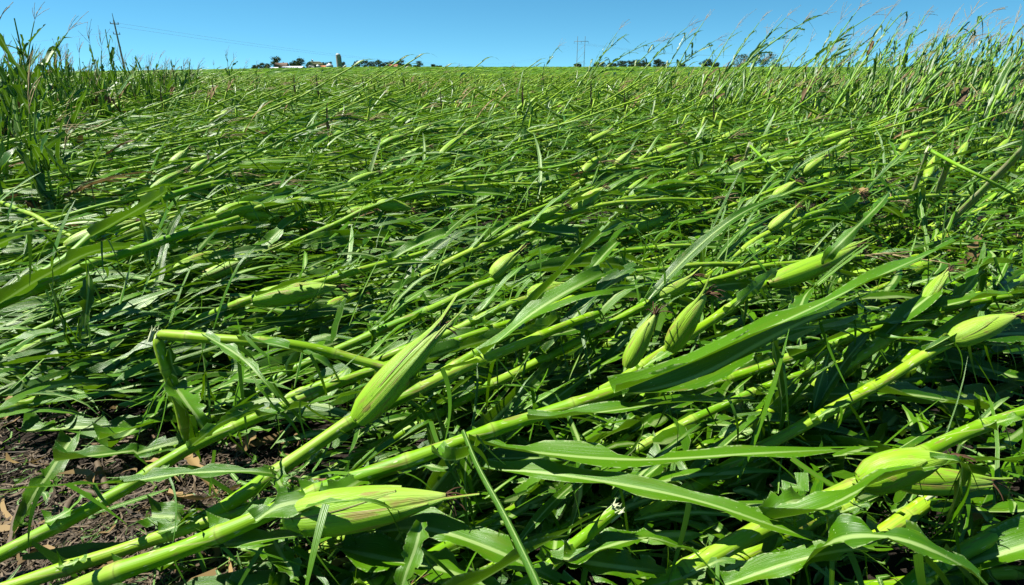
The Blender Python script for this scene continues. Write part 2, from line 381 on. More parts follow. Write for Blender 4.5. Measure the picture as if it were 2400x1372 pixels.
def ear_parts(p0, p1, r, rg, tone=.4, seg=14, rings=14, flaps=2, silk=True):
    """husk body (lathe with ridges), husk leaves, silk"""
    p0, p1 = A(p0, float), A(p1, float); ax = p1 - p0; L = float(np.linalg.norm(ax)); T = ax / L
    S = unit(cross(T, UP) if abs(T[2]) < .95 else cross(T, WIND)); N = cross(S, T); rs = np.random.RandomState(rg.randrange(1 << 30))
    t = np.linspace(0, 1, rings) ** 1.25; pr = np.interp(t, [0, .025, .06, .15, .3, .5, .7, .86, 1], [.22, .48, .66, .9, 1, .95, .76, .46, .12])
    a = np.linspace(0, 2 * math.pi, seg, endpoint=False); k = rs.rand() * 6
    lob = 1 + .05 * np.sin(2 * a[None, :] + k + 2.2 * t[:, None]) + .035 * np.sin(5 * a[None, :] + k * 2 - 1.5 * t[:, None])
    bend = (np.sin(t * math.pi) * rs.uniform(-.03, .05) * L)[:, None]
    rr = r * pr[:, None] * lob
    V = (p0 + t[:, None] * ax + bend * N)[:, None, :] + rr[..., None] * (np.cos(a)[None, :, None] * S + np.sin(a)[None, :, None] * N)
    U = np.stack([np.tile(a / (2 * math.pi), (rings, 1)), np.tile(t[:, None] * .97, (1, seg))], -1)
    rnd = rs.rand(); body = Geo().add(V.reshape(-1, 3), grid(rings, seg, True), U.reshape(-1, 2), (tone, 0, rnd))
    out = [('ear', body, 'ear_husk', None)]
    for q in range(flaps):
        a0 = rs.uniform(0, 6.28) if q else rs.uniform(.4, 2.6); wd = rs.uniform(.5, .85); m = 12; tl = rs.uniform(.7, 1.3)
        tt = np.linspace(.02, tl, m); pf = np.interp(np.minimum(tt, 1), [0, .05, .15, .3, .5, .7, .86, 1], [.47, .67, .94, 1.03, .99, .81, .52, .22]) * 1.05 + np.maximum(0, tt - .8) * rs.uniform(0, 1.2)
        uu = np.linspace(-1, 1, 5); aw = wd * (1 - (tt / tl) ** 3 * .85)
        AA = a0 + .35 * tt[:, None] + uu[None, :] * aw[:, None]
        bb = np.interp(tt, t, bend[:, 0])[:, None]
        VV = (p0 + tt[:, None] * ax + bb * N)[:, None, :] + (r * pf)[:, None, None] * (np.cos(AA)[..., None] * S + np.sin(AA)[..., None] * N)
        UU = np.stack([np.tile(uu * .3 + .5, (m, 1)), np.tile((tt / tl * .9)[:, None], (1, 5))], -1)
        TT = np.zeros((m, 5, 3)); VV = VV - (r * .10 * np.abs(uu)[None, :, None] ** 4) * (np.cos(AA)[..., None] * S + np.sin(AA)[..., None] * N); TT[..., 0] = np.clip(tone + rs.uniform(-.15, .25), 0, 1); TT[..., 1] = np.abs(uu); TT[..., 2] = rs.rand()
        out.append(('husk_leaf', Geo().add(VV.reshape(-1, 3), grid(m, 5), UU.reshape(-1, 2), TT.reshape(-1, 3)), 'ear_husk', 0))
    if silk:
        g = Geo()
        for q in range(9):
            d = unit(T + A(rs.randn(3)) * .35); e = p0 + ax * .985; pts = [e]; dd = d
            for b in range(4): dd = unit(dd - UP * .28 + A(rs.randn(3)) * .12); pts.append(pts[-1] + dd * rs.uniform(.007, .014))
            g.add(*tube(pts, np.linspace(.0022, .0008, 5), 3, tint=(rs.rand(), 0, 0), cap=False))
        out.append(('silk', g, 'silk_brown', 0))
    return out
def tassel_geo(p, d, rg, L=.26, br=6, spread=.45, seg=4, wdir=WIND):
    g = Geo(); d = unit(A(d, float))
    for q in range(br + 1):
        l = L * (1 if q == 0 else rg.uniform(.4, .75)); s0 = p + d * (0 if q == 0 else L * rg.uniform(0, .35))
        dd = d if q == 0 else unit(d + A([rg.gauss(0, 1), rg.gauss(0, 1), rg.gauss(0, 1)]) * spread * .6)
        m = 12 if seg > 3 else 6; pts, rr = [s0], [.002]
        for i in range(m):
            dd = unit(dd + wdir * .05 - UP * .03 + A([rg.gauss(0, 1), rg.gauss(0, 1), rg.gauss(0, 1)]) * .05); pts.append(pts[-1] + dd * l / m); rr.append(.0010 + (.0022 if i % 2 else .0008) * (1 - .6 * i / m))
        g.add(*tube(pts, rr, seg, tint=(rg.random(), 0, 0), cap=False))
    return g
def stalk_geo(P, r0, r1, rg, tone, seg=10, internode=.165, dense=True):
    d = np.r_[0, np.cumsum(np.linalg.norm(np.diff(P, axis=0), axis=1))]; L = d[-1]; k0 = rg.random()
    fr = (0, .05, .1, .4, .7, .9, .95) if dense else (0, .5)
    vv = sorted(set([k0] + [i + f for i in range(0, int(L / internode) + 3) for f in fr if k0 < i + f < k0 + L / internode] + [k0 + L / internode]))
    kk = [] if not dense else [d[i] for i in range(1, len(P) - 1) if unit(P[i] - P[i - 1]) @ unit(P[i + 1] - P[i]) < .75]
    vv = sorted(set(vv) | set(k0 + (q + e) / internode for q in kk for e in (-.02, -.008, 0, .008, .02) if 0 < q + e < L)); vv = A(vv); s = (vv - k0) * internode
    PP = np.stack([np.interp(s, d, P[:, k]) for k in range(3)], 1)
    rad = r0 + (r1 - r0) * (s / L) ** 1.15
    if dense:
        q = np.abs(vv - np.round(vv)); rad = rad * (1 + .10 * np.exp(-(q / .05) ** 2)) * (1 + .05 * np.cos(2 * math.pi * (vv - np.floor(vv))))
        for q in kk: rad = rad * (1 - .42 * np.exp(-((s - q) / .010) ** 2))
        zig = np.where(np.floor(vv) % 2 == 0, 1, -1)[:, None] * (.0035 * np.sin(math.pi * (vv - np.floor(vv))))[:, None]; PP = PP + zig * A([.3, -.3, .8])
    SG = Geo().add(*tube(PP, rad, seg, vv, (tone, 0, rg.random())))
    nodes = [i for i in range(1, int(k0 + L / internode) + 1) if k0 < i < k0 + L / internode]
    if dense:                                                      # ragged sheath ends clasping the stalk at its joints
        for i in nodes:
            if rg.random() < .35: continue
            sp = (i - k0) * internode; p = A([np.interp(sp, s, PP[:, k]) for k in range(3)]); T = unit(A([np.interp(min(L, sp + .03), s, PP[:, k]) for k in range(3)]) - p + 1e-9)
            S = unit(cross(T, UP) + 1e-6); N = cross(S, T); a = rg.uniform(0, 6.28); lat = S * math.cos(a) + N * math.sin(a); r = float(np.interp(sp, s, rad)); ll = rg.uniform(.03, .10)
            C = A([p + T * (q * ll) + lat * (r * 1.02 + q * q * rg.uniform(.1, .5) * ll) for q in np.linspace(-.25, 1, 9)])
            lm = leaf_mesh(C, r * rg.uniform(2.0, 3.2), rg, roll=0, cut=.8, rag=.6, cols=5, tone=rg.uniform(.3, 1), cup=.1, shreds=rg.choice((0, 1, 2)), base=1.0)
            V, Q, U, T_, M = lm.arrays(); SG.add(V, Q, U, T_, 1)
    return SG, [((i - k0) * internode, i) for i in nodes], d

def corn_plant(P, rg, r0=.0145, r1=.006, tone=None, leafn=(.25, 1.0), leaf_len=(.35, .8), leaf_w=(.03, .075), ear=True, tassel=True, lod=0,
               droop=1.0, windk=.9, spread=.55, fold_p=.14, skip=.06, split=.45, leaf_tone=None, extra=(), ears=(), rods=(), frays=(), tas=(.2, .32), dry=(.07, .008), rag=.25, ear_s=(.8, 1.25), wdir=WIND, mats='corn_stalk', whole=.35):
    """geometry of one corn plant: list of (part name, geo, material, parent index)"""
    tone = rg.uniform(.2, .9) if tone is None else tone
    lt = rg.uniform(.15, .85) if leaf_tone is None else leaf_tone
    g, nodes, d = stalk_geo(P, r0, r1, rg, tone, seg=(10, 6, 4)[lod], dense=lod == 0, internode=.165 if lod < 2 else .3)
    out = [('stalk', g, (mats, 'corn_leaf') if lod == 0 else mats, None)]; L = d[-1]
    roll0 = rg.uniform(0, 6.28)
    def where(s):
        p = A([np.interp(s, d, P[:, k]) for k in range(3)]); q = A([np.interp(min(L, s + .04), d, P[:, k]) for k in range(3)]); q0 = A([np.interp(max(0, s - .04), d, P[:, k]) for k in range(3)])
        return p, unit(q - q0)
    for s, i in nodes:
        if not (leafn[0] * L <= s <= leafn[1] * L) or rg.random() < skip: continue
        p, T = where(s); S = cross(T, UP); S = unit(S) if np.linalg.norm(S) > .05 else unit(cross(T, WIND)); N = cross(S, T)
        a = roll0 + (i % 2) * math.pi + rg.gauss(0, .45); lat = S * math.cos(a) + N * math.sin(a)
        r = r0 + (r1 - r0) * s / L
        k = math.sin(min(1, (s / L) * 1.1 + .1) * math.pi) * .35 + .65
        LL = rg.uniform(*leaf_len) * k; W = rg.uniform(*leaf_w) * k
        fold = rg.uniform(.25, .75) if rg.random() < fold_p else None
        n = (20, 9, 4)[lod]; cut = 1.0 if rg.random() < whole else rg.uniform(.55, .95)
        d0 = unit(T + lat * rg.uniform(.2, 1.2) * spread + UP * .08)
        ns = rg.choice((2, 2, 3)) if rg.random() < split else 1; LG = Geo()
        for sp in range(ns):
            if ns > 1: d1 = unit(d0 + A([rg.gauss(0, 1), rg.gauss(0, 1), rg.gauss(0, .7)]) * .11); c1 = cut * rg.uniform(.55, 1.05)
            else: d1, c1 = d0, cut
            c1 = min(1.0, c1); w1 = W / (1 if ns == 1 else ns * .85)
            C = leaf_curve(p + lat * r * .9, d1, LL * c1, rg, n, droop=droop * rg.uniform(.4, 1.7), windk=windk * rg.uniform(.4, 1.4), fold=fold, zmin=rg.uniform(.01, .06), wdir=wdir)
            LG.join(leaf_mesh(C, w1, rg, roll=rg.gauss(0, .55), twist=rg.gauss(0, .8), cut=c1, rag=rag * rg.uniform(.5, 1.6), cols=((7 if ns == 1 else 5), (5 if ns == 1 else 3), 3)[lod],
                    tone=min(1, max(0, lt + rg.gauss(0, .22))), cup=rg.uniform(.12, .6), shreds=(rg.choice((0, 1, 2, 2, 3, 4)), rg.choice((0, 0, 1)), 0)[lod], holes=lod == 0))
        out.append(('leaf', LG, 'dry_leaf' if rg.random() < (dry[0] if s < .35 * L else dry[1]) else 'corn_leaf', None))
    for pts, W, kw in extra:                                       # blades with a set course
        C, _ = resample(smooth_path(pts), n=24); kw = dict(kw)
        out.append(('leaf', leaf_mesh(C, W, rg, cols=7, tone=kw.pop('tone', .6), **kw), 'corn_leaf', None))
    for pts, ra, rb, t, nm in rods:
        C, _ = resample(smooth_path(pts), n=12); out.append((nm, Geo().add(*tube(C, np.linspace(ra, rb, 12), 8, np.linspace(.2, .8, 12), (t, 0, .3))), 'corn_leaf' if nm == 'leaf_rib' else 'corn_stalk', None))
    for p, dd, r in frays:
        q = Geo(); dd = unit(dd); sx = unit(cross(dd, UP) + 1e-6); ny = cross(sx, dd)
        for k in range(16):
            a = rg.uniform(0, 6.28); e = p + (sx * math.cos(a) + ny * math.sin(a)) * r * rg.uniform(.55, 1.0); pts = [e - dd * .02, e]; d2 = dd
            for b in range(3): d2 = unit(d2 + A([rg.gauss(0, 1), rg.gauss(0, 1), rg.gauss(0, 1)]) * .22); pts.append(pts[-1] + d2 * rg.uniform(.002, .008))
            q.add(*tube(pts, [r * .22, r * .24, r * .18, r * .10, r * .02], 4, cap=False))
        out.append(('torn_end', q, 'pith_white', None))
    todo = [(A(a), A(b), r, t) for a, b, r, t in ears]
    if ear:
        s = L * rg.uniform(.40, .58); p, T = where(s); a = rg.uniform(0.2, 2.9); S = unit(cross(T, UP) + 1e-6); N = cross(S, T); lat = S * math.cos(a) + N * math.sin(a)
        e = rg.uniform(*ear_s); el = .215 * e; er = .0235 * min(1.1, e) ; dd = unit(T + lat * rg.uniform(.05, .40)); b = p + lat * (r0 * .8) + T * .03
        tip = b + dd * el; tip[2] = max(tip[2], .03 + float(gz(tip[0], tip[1]))); todo.append((b, tip, er, rg.uniform(.15, .85)))
    for a, b, r, t in todo:
        base = len(out)
        sh = (a - unit(b - a) * .06)
        for nm, gg, m, par in ear_parts(a, b, r, rg, t, seg=(14, 8, 6)[lod], rings=(14, 8, 6)[lod], flaps=(4, 1, 0)[lod], silk=lod == 0):
            out.append((nm, gg, m, None if par is None else base + par))
    if tassel:
        p, T = where(L)
        out.append(('tassel', tassel_geo(p, T, rg, L=rg.uniform(*tas), br=(6, 4, 3)[lod], seg=(4, 3, 3)[lod], wdir=wdir), 'tassel_tan', None))
    return out
def place_plant(name, parts, base, label, cat, group=None):
    base = A(base, float); root = empty(name, base); objs = []
    for nm, g, m, par in parts:
        objs.append(g.obj(nm, m, root if par is None else objs[par], base))
    tag(root, label, cat, group); return root
if True: MATS4 = ['corn_stalk', 'corn_leaf', 'ear_husk', 'tassel_tan', 'silk_brown', 'dry_leaf']
def merge_parts(parts):
    g = Geo()
    for nm, q, m, par in parts:
        V, Q, U, T, M = q.arrays(); g.add(V, Q, U, T, MATS4.index(m if isinstance(m, str) else m[0]))
    return g

# ------------------------------------------------------------------ ground
def build_ground():
    rad = np.r_[np.linspace(0, 4.5, 100), 4.5 + np.cumsum(.055 * 1.085 ** np.arange(1, 93))]
    rad = rad[rad < 4200]; rad = np.r_[rad, 4200]; na = 300
    a = np.linspace(0, 2 * math.pi, na, endpoint=False)
    X = rad[:, None] * np.sin(a); Y = rad[:, None] * np.cos(a); Z = gz(X, Y)
    near = np.clip(1 - rad / 9, 0, 1)[:, None]
    b = np.zeros_like(X)
    for f, am in ((2.2, .022), (5.1, .014), (11, .009), (23, .006)):
        p = nr.rand(4) * 6; b += am * (np.sin(f * X + p[0] + 1.7 * np.sin(f * .6 * Y + p[1])) * np.sin(f * Y + p[2] + 1.3 * np.sin(f * .7 * X + p[3])))
    Z = Z + b * near - .012
    V = np.stack([X, Y, Z], -1).reshape(-1, 3)
    o = Geo().add(V, grid(len(rad), na, True)).obj('ground', 'soil'); tag(o, kind='structure', label='dark brown bare soil of the corn field', cat='ground')
build_ground()

# ------------------------------------------------------------------ the plants one can point to, foreground first
GROUP_L = 'corn plants flattened by the wind'
HERO = []
def px(pts, sub=6, drop=False):
    P = A([at(*p) for p in pts]); P = smooth_path(P, sub) if len(P) > 2 else resample(P, n=8)[0]
    P[:, 2] = np.maximum(P[:, 2], gz(P[:, 0], P[:, 1]) + .012); return P
def kinked(a, b):
    pa, pb = px(a), px(b); return np.r_[pa, pb[1:]] if np.linalg.norm(pa[-1] - pb[0]) < .002 else np.r_[pa, pb]
def hero(label, P, seed, cat='corn plant', name='corn_plant', group=GROUP_L, fray=None, **kw):
    rg = random.Random(seed); d = dict(ear=False, tassel=False, leafn=(.3, 1.0), leaf_w=(.05, .09), droop=.8, windk=1.0, leaf_tone=.6)
    d.update(kw); d['extra'] = [(px(p), W, k) for p, W, k in d.get('extra', ())]; d['rods'] = [(px(p), a, b, t, nm) for p, a, b, t, nm in d.get('rods', ())]
    d['ears'] = [(at(*a), at(*b), r, t) for a, b, r, t in d.get('ears', ())]
    if fray == 'end': d['frays'] = [(P[-1], P[-1] - P[-3], d['r1'])]
    elif fray: q = at(*fray); d['frays'] = [(q, UP + WIND * .5, d['r0'] * .8)]
    parts = corn_plant(P, rg, **d); HERO.append(P)
    return place_plant(name, parts, P[0], label, cat, group)
Bd = dict(rag=.36, cup=.3, shreds=5)
hero('long bare yellow-green corn stalk rising from the bare soil at the lower left corner',
     px([(-60, 1335, .06), (130, 1235, .10), (300, 1140, .14), (440, 1055, .17), (620, 970, .20), (780, 905, .22), (900, 860, .23), (1100, 790, .24), (1350, 700, .26)]), 1,
     r0=.0135, r1=.0095, tone=.62, leafn=(.62, 1), extra=[
     ([(283, 1132, .16), (150, 1138, .24), (0, 1150, .30), (-80, 1160, .3)], .022, dict(tone=.7, cut=.95, **Bd)),
     ([(280, 1135, .16), (420, 1112, .19), (560, 1105, .20), (650, 1112, .18), (720, 1135, .13)], .042, dict(tone=.35, cut=.97, **Bd)),
     ([(605, 978, .22), (700, 955, .25), (800, 925, .28), (920, 880, .29)], .052, dict(tone=.5, cut=.9, roll=.5, **Bd)),
     ([(440, 1052, .18), (480, 1020, .22), (520, 990, .23), (640, 940, .26)], .03, dict(tone=.7, cut=.9, roll=.9, **Bd))])
hero('lodged corn stalk carrying the large upright green ear near the centre foreground',
     px([(465, 1228, .08), (560, 1165, .13), (640, 1112, .17), (740, 1045, .20), (830, 985, .23), (1000, 905, .26), (1180, 822, .28), (1400, 735, .30)]), 2,
     r0=.0145, r1=.010, tone=.45, leafn=(.5, 1), ears=[((832, 990, .25), (1036, 766, .41), .031, .3)], extra=[
     ([(645, 1112, .18), (660, 1140, .19), (690, 1155, .17), (740, 1120, .18)], .055, dict(tone=.7, cut=.8, roll=.4, **Bd)),
     ([(930, 930, .28), (1010, 880, .33), (1090, 856, .34), (1180, 845, .3)], .05, dict(tone=.45, cut=.95, roll=.5, **Bd))])
hero('thick corn stalk crossing the foreground diagonally, with a broad long torn leaf',
     px([(110, 1412, .08), (265, 1345, .12), (430, 1285, .15), (600, 1218, .18), (800, 1130, .21), (1010, 1062, .24), (1220, 985, .27), (1450, 915, .31), (1650, 835, .33), (1900, 735, .34)]), 3,
     r0=.0160, r1=.009, tone=.4, leafn=(.8, 1), rods=[([(1086, 1012, .29), (1120, 1095, .31), (1185, 1215, .33), (1250, 1350, .35), (1275, 1410, .36)], .004, .0056, .35, 'leaf_rib')], extra=[
     ([(1440, 922, .33), (1650, 838, .36), (1900, 725, .39), (2100, 630, .41), (2285, 548, .42)],   .062, dict(tone=.85, cut=.84, roll=.25, rag=.3, cup=.45, shreds=6)),
     ([(1460, 930, .31), (1640, 880, .34), (1850, 770, .36), (2060, 680, .36)], .075, dict(tone=.3, cut=.9, roll=-.3, **Bd)),
     ([(1238, 985, .28), (1400, 968, .30), (1600, 942, .31), (1790, 935, .27)], .058, dict(tone=.5, cut=.96, roll=.3, **Bd)),
     ([(1012, 1060, .26), (1050, 1080, .28), (1090, 1072, .28), (1118, 1050, .25)], .055, dict(tone=.65, cut=.6, roll=.7, rag=.3, cup=.6, shreds=4)),
     ([(600, 1222, .2), (660, 1185, .22), (780, 1160, .22), (880, 1105, .21)], .06, dict(tone=.6, cut=.85, roll=-.3, **Bd)),
     ([(1100, 1035, .25), (1260, 1062, .24), (1500, 1078, .24), (1800, 1062, .24), (2060, 1050, .22)], .068, dict(tone=.75, cut=.95, roll=.15, rag=.2, cup=.25, shreds=3)),
     ([(1130, 1100, .2), (1300, 1112, .22), (1600, 1165, .22), (1850, 1245, .2), (2030, 1300, .17)], .05, dict(tone=.7, cut=.95, roll=-.1, **Bd)),
     ([(1098, 1040, .27), (1090, 1120, .2), (1095, 1200, .13), (1110, 1290, .06)], .035, dict(tone=.45, cut=.9, roll=.2, rag=.5, cup=.3, shreds=5))])
hero('low corn stalk in the bottom foreground with a fat pale ear lying flat',
     px([(-40, 1400, .05), (250, 1300, .07), (480, 1225, .09), (700, 1160, .11), (900, 1110, .13), (1100, 1030, .16), (1300, 960, .19)]), 4,
     r0=.0135, r1=.009, tone=.8, leafn=(.5, 1), ears=[((670, 1212, .19), (1046, 1162, .23), .036, .42)], extra=[
     ([(640, 1215, .17), (760, 1180, .25), (860, 1175, .26), (960, 1205, .21)], .018, dict(tone=.7, cut=.95, **Bd)),
     ([(880, 1250, .14), (1000, 1240, .17), (1180, 1300, .16), (1380, 1400, .12)], .075, dict(tone=.75, cut=.93, roll=.1, **Bd)),
     ([(800, 1290, .12), (900, 1310, .13), (1050, 1340, .12), (1250, 1420, .09)], .085, dict(tone=.8, cut=.95, roll=.1, **Bd)),
     ([(988, 1225, .22), (975, 1280, .2), (950, 1350, .17), (930, 1420, .14)], .04, dict(tone=.85, cut=.8, roll=.2, **Bd)),
     ([(640, 1265, .12), (665, 1310, .12), (710, 1370, .1)], .05, dict(tone=.7, cut=.9, **Bd)),
     ([(450, 1285, .12), (560, 1275, .15), (660, 1260, .15), (900, 1240, .12)], .06, dict(tone=.8, cut=.93, roll=.2, **Bd))])
hero('snapped upright corn stalk with its top bent over level, behind the bare soil',
     kinked([(447, 1050, .02), (430, 985, .10), (413, 920, .18), (385, 850, .26), (366, 788, .325)], [(367, 786, .326), (460, 790, .33), (560, 797, .325), (700, 812, .30), (830, 840, .26), (980, 880, .22)]), 5,
     r0=.0135, r1=.0105, tone=.75, leafn=(.75, 1), fray=(366, 784, .328), extra=[
     ([(408, 905, .20), (440, 950, .21), (475, 1000, .17), (505, 1045, .10)], .075, dict(tone=.85, cut=.75, roll=.5, **Bd)),
     ([(480, 786, .34), (560, 835, .33), (620, 895, .30), (680, 965, .24)], .034, dict(tone=.75, cut=.95, **Bd)),
     ([(560, 797, .335), (650, 810, .34), (740, 840, .32), (800, 880, .27)], .062, dict(tone=.65, cut=.95, roll=.4, **Bd)),
     ([(470, 800, .31), (480, 880, .22), (478, 960, .12)], .03, dict(tone=.3, cut=.9, **Bd))])
hero('corn stalk stub ending in a frayed white break, bottom centre of the field',
     px([(1130, 1420, .02), (1240, 1365, .09), (1310, 1310, .13), (1380, 1250, .18), (1442, 1197, .23)]), 6, r0=.0135, r1=.0095, tone=.5, leafn=(2, 3), fray='end', extra=[
     ([(1300, 1325, .14), (1400, 1290, .17), (1520, 1262, .18), (1640, 1300, .15)], .07, dict(tone=.5, cut=.9, roll=.3, **Bd)),
     ([(1320, 1310, .15), (1450, 1330, .15), (1560, 1340, .12)], .07, dict(tone=.4, cut=.9, roll=-.2, **Bd))])
hero('thick speckled corn stalk bearing two ears one behind the other at the lower right',
     px([(1480, 1410, .05), (1640, 1318, .12), (1830, 1215, .17), (1960, 1160, .20), (2080, 1105, .23), (2250, 1020, .25), (2400, 965, .27), (2520, 925, .27)]), 7,
     r0=.0165, r1=.0105, tone=.55, leafn=(.85, 1), ears=[((2010, 1132, .23), (2225, 1070, .29), .031, .25), ((2085, 1120, .2), (2325, 1130, .19), .026, .4)], extra=[
     ([(1800, 1220, .20), (1930, 1192, .25), (2080, 1120, .29), (2250, 1085, .28), (2430, 1075, .25)], .075, dict(tone=.65, cut=.97, roll=.35, **Bd)),
     ([(1795, 1215, .2), (1850, 1180, .22), (1900, 1172, .2)], .06, dict(tone=.6, cut=.6, roll=-.3, **Bd)),
     ([(2180, 1075, .31), (2250, 1085, .31), (2245, 1150, .24), (2215, 1240, .13)], .028, dict(tone=.4, cut=.97, **Bd))])
hero('slim corn stalk under the big torn leaf, hung with a shade-darkened strip of leaf',
     px([(1480, 1060, .08), (1620, 985, .14), (1800, 905, .19), (2000, 840, .21)]), 31, r0=.011, r1=.008, tone=.4, leafn=(.3, 1), extra=[
     ([(1812, 800, .40), (1825, 880, .31), (1832, 960, .22), (1822, 1040, .12)], .022, dict(tone=.1, cut=.95, rag=.2, cup=.4, shreds=1)),  # the hanging strip's shade is put into its low tone
     ([(1960, 850, .32), (1900, 890, .27), (1850, 940, .2)], .014, dict(tone=.2, cut=.95, rag=.2, cup=.4, shreds=1))])
hero('short pale corn stalk running beside the two-eared stalk at the lower right edge',
     px([(1660, 1355, .05), (1790, 1275, .09), (1880, 1228, .11), (2000, 1180, .13)]), 8, r0=.0155, r1=.013, tone=.8, leafn=(2, 3))
hero('pale lower stalk of a corn plant leaning up past the dark hollow at the right',
     px([(1500, 1130, .04), (1700, 1025, .10), (1850, 935, .16), (2000, 845, .22), (2120, 770, .26), (2300, 690, .29)]), 9, r0=.017, r1=.012, tone=.85, leafn=(.6, 1), extra=[
     ([(2050, 790, .27), (2150, 797, .29), (2290, 805, .28), (2420, 815, .24)], .03, dict(tone=.8, cut=.97, **Bd)),
     ([(1760, 1000, .14), (1840, 915, .22), (1940, 830, .27), (1990, 790, .27)], .045, dict(tone=.8, cut=.85, roll=.9, **Bd))])
hero('stout smooth corn stalk standing out of the dark hollow at the right',
     px([(1850, 1085, .02), (1960, 980, .10), (2050, 905, .16), (2150, 825, .22), (2290, 720, .28), (2420, 640, .3)]), 10, r0=.0165, r1=.012, tone=.65, leafn=(.7, 1))
hero('cut-off pale stalk end lying beside brown husk scraps at the lower right',
     px([(2040, 1268, .05), (2110, 1222, .08), (2185, 1168, .11)]), 11, r0=.015, r1=.0145, tone=.95, leafn=(2, 3), fray='end')
hero('corn plant in the bottom right corner with a wide arching dark leaf',
     px([(2080, 1410, .06), (2200, 1325, .09), (2320, 1262, .12), (2460, 1190, .15)]), 12, r0=.0145, r1=.013, tone=.05, leafn=(2, 3), extra=[  # stalk tone near zero paints in the shade of this corner
     ([(1870, 1330, .15), (1960, 1268, .23), (2060, 1258, .26), (2170, 1285, .26), (2290, 1350, .23), (2350, 1420, .2)], .085, dict(tone=.35, cut=.95, roll=-.1, **Bd)),
     ([(1700, 1372, .12), (1850, 1320, .17), (1980, 1290, .2), (2090, 1285, .18)], .05, dict(tone=.8, cut=.95, **Bd))])
hero('corn plant with three ears spaced along its stalk, right of centre',
     px([(1270, 990, .10), (1430, 905, .17), (1560, 822, .23), (1690, 735, .28), (1790, 668, .31), (1900, 610, .32)]), 13, r0=.014, r1=.0105, tone=.6, leafn=(.86, 1),
     ears=[((1568, 822, .26), (1655, 690, .42), .025, .5), ((1468, 862, .24), (1536, 738, .37), .021, .6), ((1800, 665, .32), (2008, 577, .40), .029, .35)], extra=[
     ([(1700, 735, .3), (1740, 700, .35), (1800, 650, .38), (1830, 628, .38)], .04, dict(tone=.7, cut=.8, roll=.8, **Bd)),
     ([(1925, 620, .4), (1960, 580, .47), (2060, 480, .56), (2090, 440, .58)], .035, dict(tone=.7, cut=.95, roll=.6, **Bd))])
hero('corn plant with a long narrow leaf broken over in a sharp peak, centre',
     px([(950, 930, .13), (1080, 850, .20), (1200, 775, .25), (1300, 720, .28), (1420, 655, .3)]), 14, r0=.014, r1=.010, tone=.6, leafn=(2, 3), extra=[
     ([(1197, 772, .27), (1260, 700, .34), (1350, 605, .44), (1443, 511, .54)], .036, dict(tone=.8, cut=.62, roll=.9, rag=.1, cup=.8, shreds=1)),
     ([(1443, 511, .54), (1500, 545, .50), (1545, 590, .44), (1560, 660, .34)], .014, dict(tone=.7, cut=.97, **Bd)),
     ([(1205, 770, .26), (1240, 790, .28), (1280, 770, .29), (1320, 735, .28)], .06, dict(tone=.55, cut=.8, roll=.5, cup=.7, rag=.2, shreds=1))])
hero('shade-darkened corn stalk held high at the left edge, hung with torn leaves',
     px([(-80, 745, .28), (60, 685, .33), (150, 650, .36), (240, 610, .38), (400, 560, .40), (560, 510, .42)]), 15, r0=.0155, r1=.010, tone=.1, leafn=(.9, 1), leaf_tone=.2, extra=[  # low tones here and below paint the shaded side into stalk and leaves
     ([(0, 712, .34), (100, 650, .40), (220, 590, .44), (330, 575, .42)], .07, dict(tone=.15, cut=.9, roll=.7, **Bd)),
     ([(207, 618, .39), (208, 670, .33), (203, 725, .26), (196, 785, .18)], .048, dict(tone=.1, cut=.75, rag=.45, cup=.2, shreds=4)),
     ([(115, 665, .36), (128, 705, .31), (142, 750, .25), (160, 810, .17)], .034, dict(tone=.15, cut=.75, rag=.5, cup=.3, shreds=5))])
hero('second shade-darkened raised corn stalk at the left edge with a single hanging leaf',
     px([(20, 690, .30), (140, 617, .37), (215, 555, .42), (290, 510, .45), (370, 468, .48), (540, 420, .50)]), 16, r0=.0145, r1=.009, tone=.15, leafn=(.8, 1), leaf_tone=.2, extra=[  # shade painted in: stalk and blades get tones near the dark end
     ([(326, 497, .47), (338, 530, .42), (350, 580, .35), (352, 635, .27)], .036, dict(tone=.05, cut=.9, rag=.3, cup=.2, shreds=3)),
     ([(215, 555, .44), (300, 505, .50), (360, 470, .52), (400, 440, .5)], .06, dict(tone=.1, cut=.85, roll=.6, **Bd))])
hero('thin pale stalk slanting down to the right at the left edge',
     px([(-60, 455, .32), (60, 497, .30), (130, 535, .27), (200, 575, .22), (300, 640, .1)]), 17, r0=.011, r1=.008, tone=.8, leafn=(2, 3), extra=[
     ([(-80, 605, .48), (0, 572, .52), (50, 550, .53), (92, 534, .52)], .06, dict(tone=.7, cut=.72, roll=.3, **Bd))])
hero('corn plant with a bulging leafy ear left of centre, above the snapped upright stalk',
     px([(360, 800, .10), (480, 742, .16), (590, 702, .22), (720, 668, .25), (860, 630, .27), (1000, 590, .28)]), 18, r0=.0145, r1=.009, tone=.6, leafn=(.6, 1),
     ears=[((590, 705, .24), (790, 672, .27), .031, .35)], extra=[([(600, 695, .27), (720, 655, .31), (850, 615, .32)], .045, dict(tone=.4, cut=.9, roll=.5, **Bd))])
hero('tall broken corn stump with its top folded over to the right, right side',
     px([(2090, 580, .02), (2118, 500, .25), (2150, 425, .41), (2175, 350, .565)]), 19, rods=[([(2174, 349, .568), (2240, 385, .55), (2320, 425, .50), (2380, 458, .44)], .0085, .005, .1, 'folded_top')], r0=.0125, r1=.008, tone=.95, leafn=(2, 3), fray=(2176, 349, .57), mats='stub_stalk')
hero('thick broken corn stump cut off square at the top, between two other stumps, right side',
     px([(2150, 570, .02), (2182, 490, .25), (2205, 430, .39), (2228, 366, .54)]), 20, r0=.0135, r1=.0125, tone=.9, leafn=(2, 3), fray='end', mats='stub_stalk')
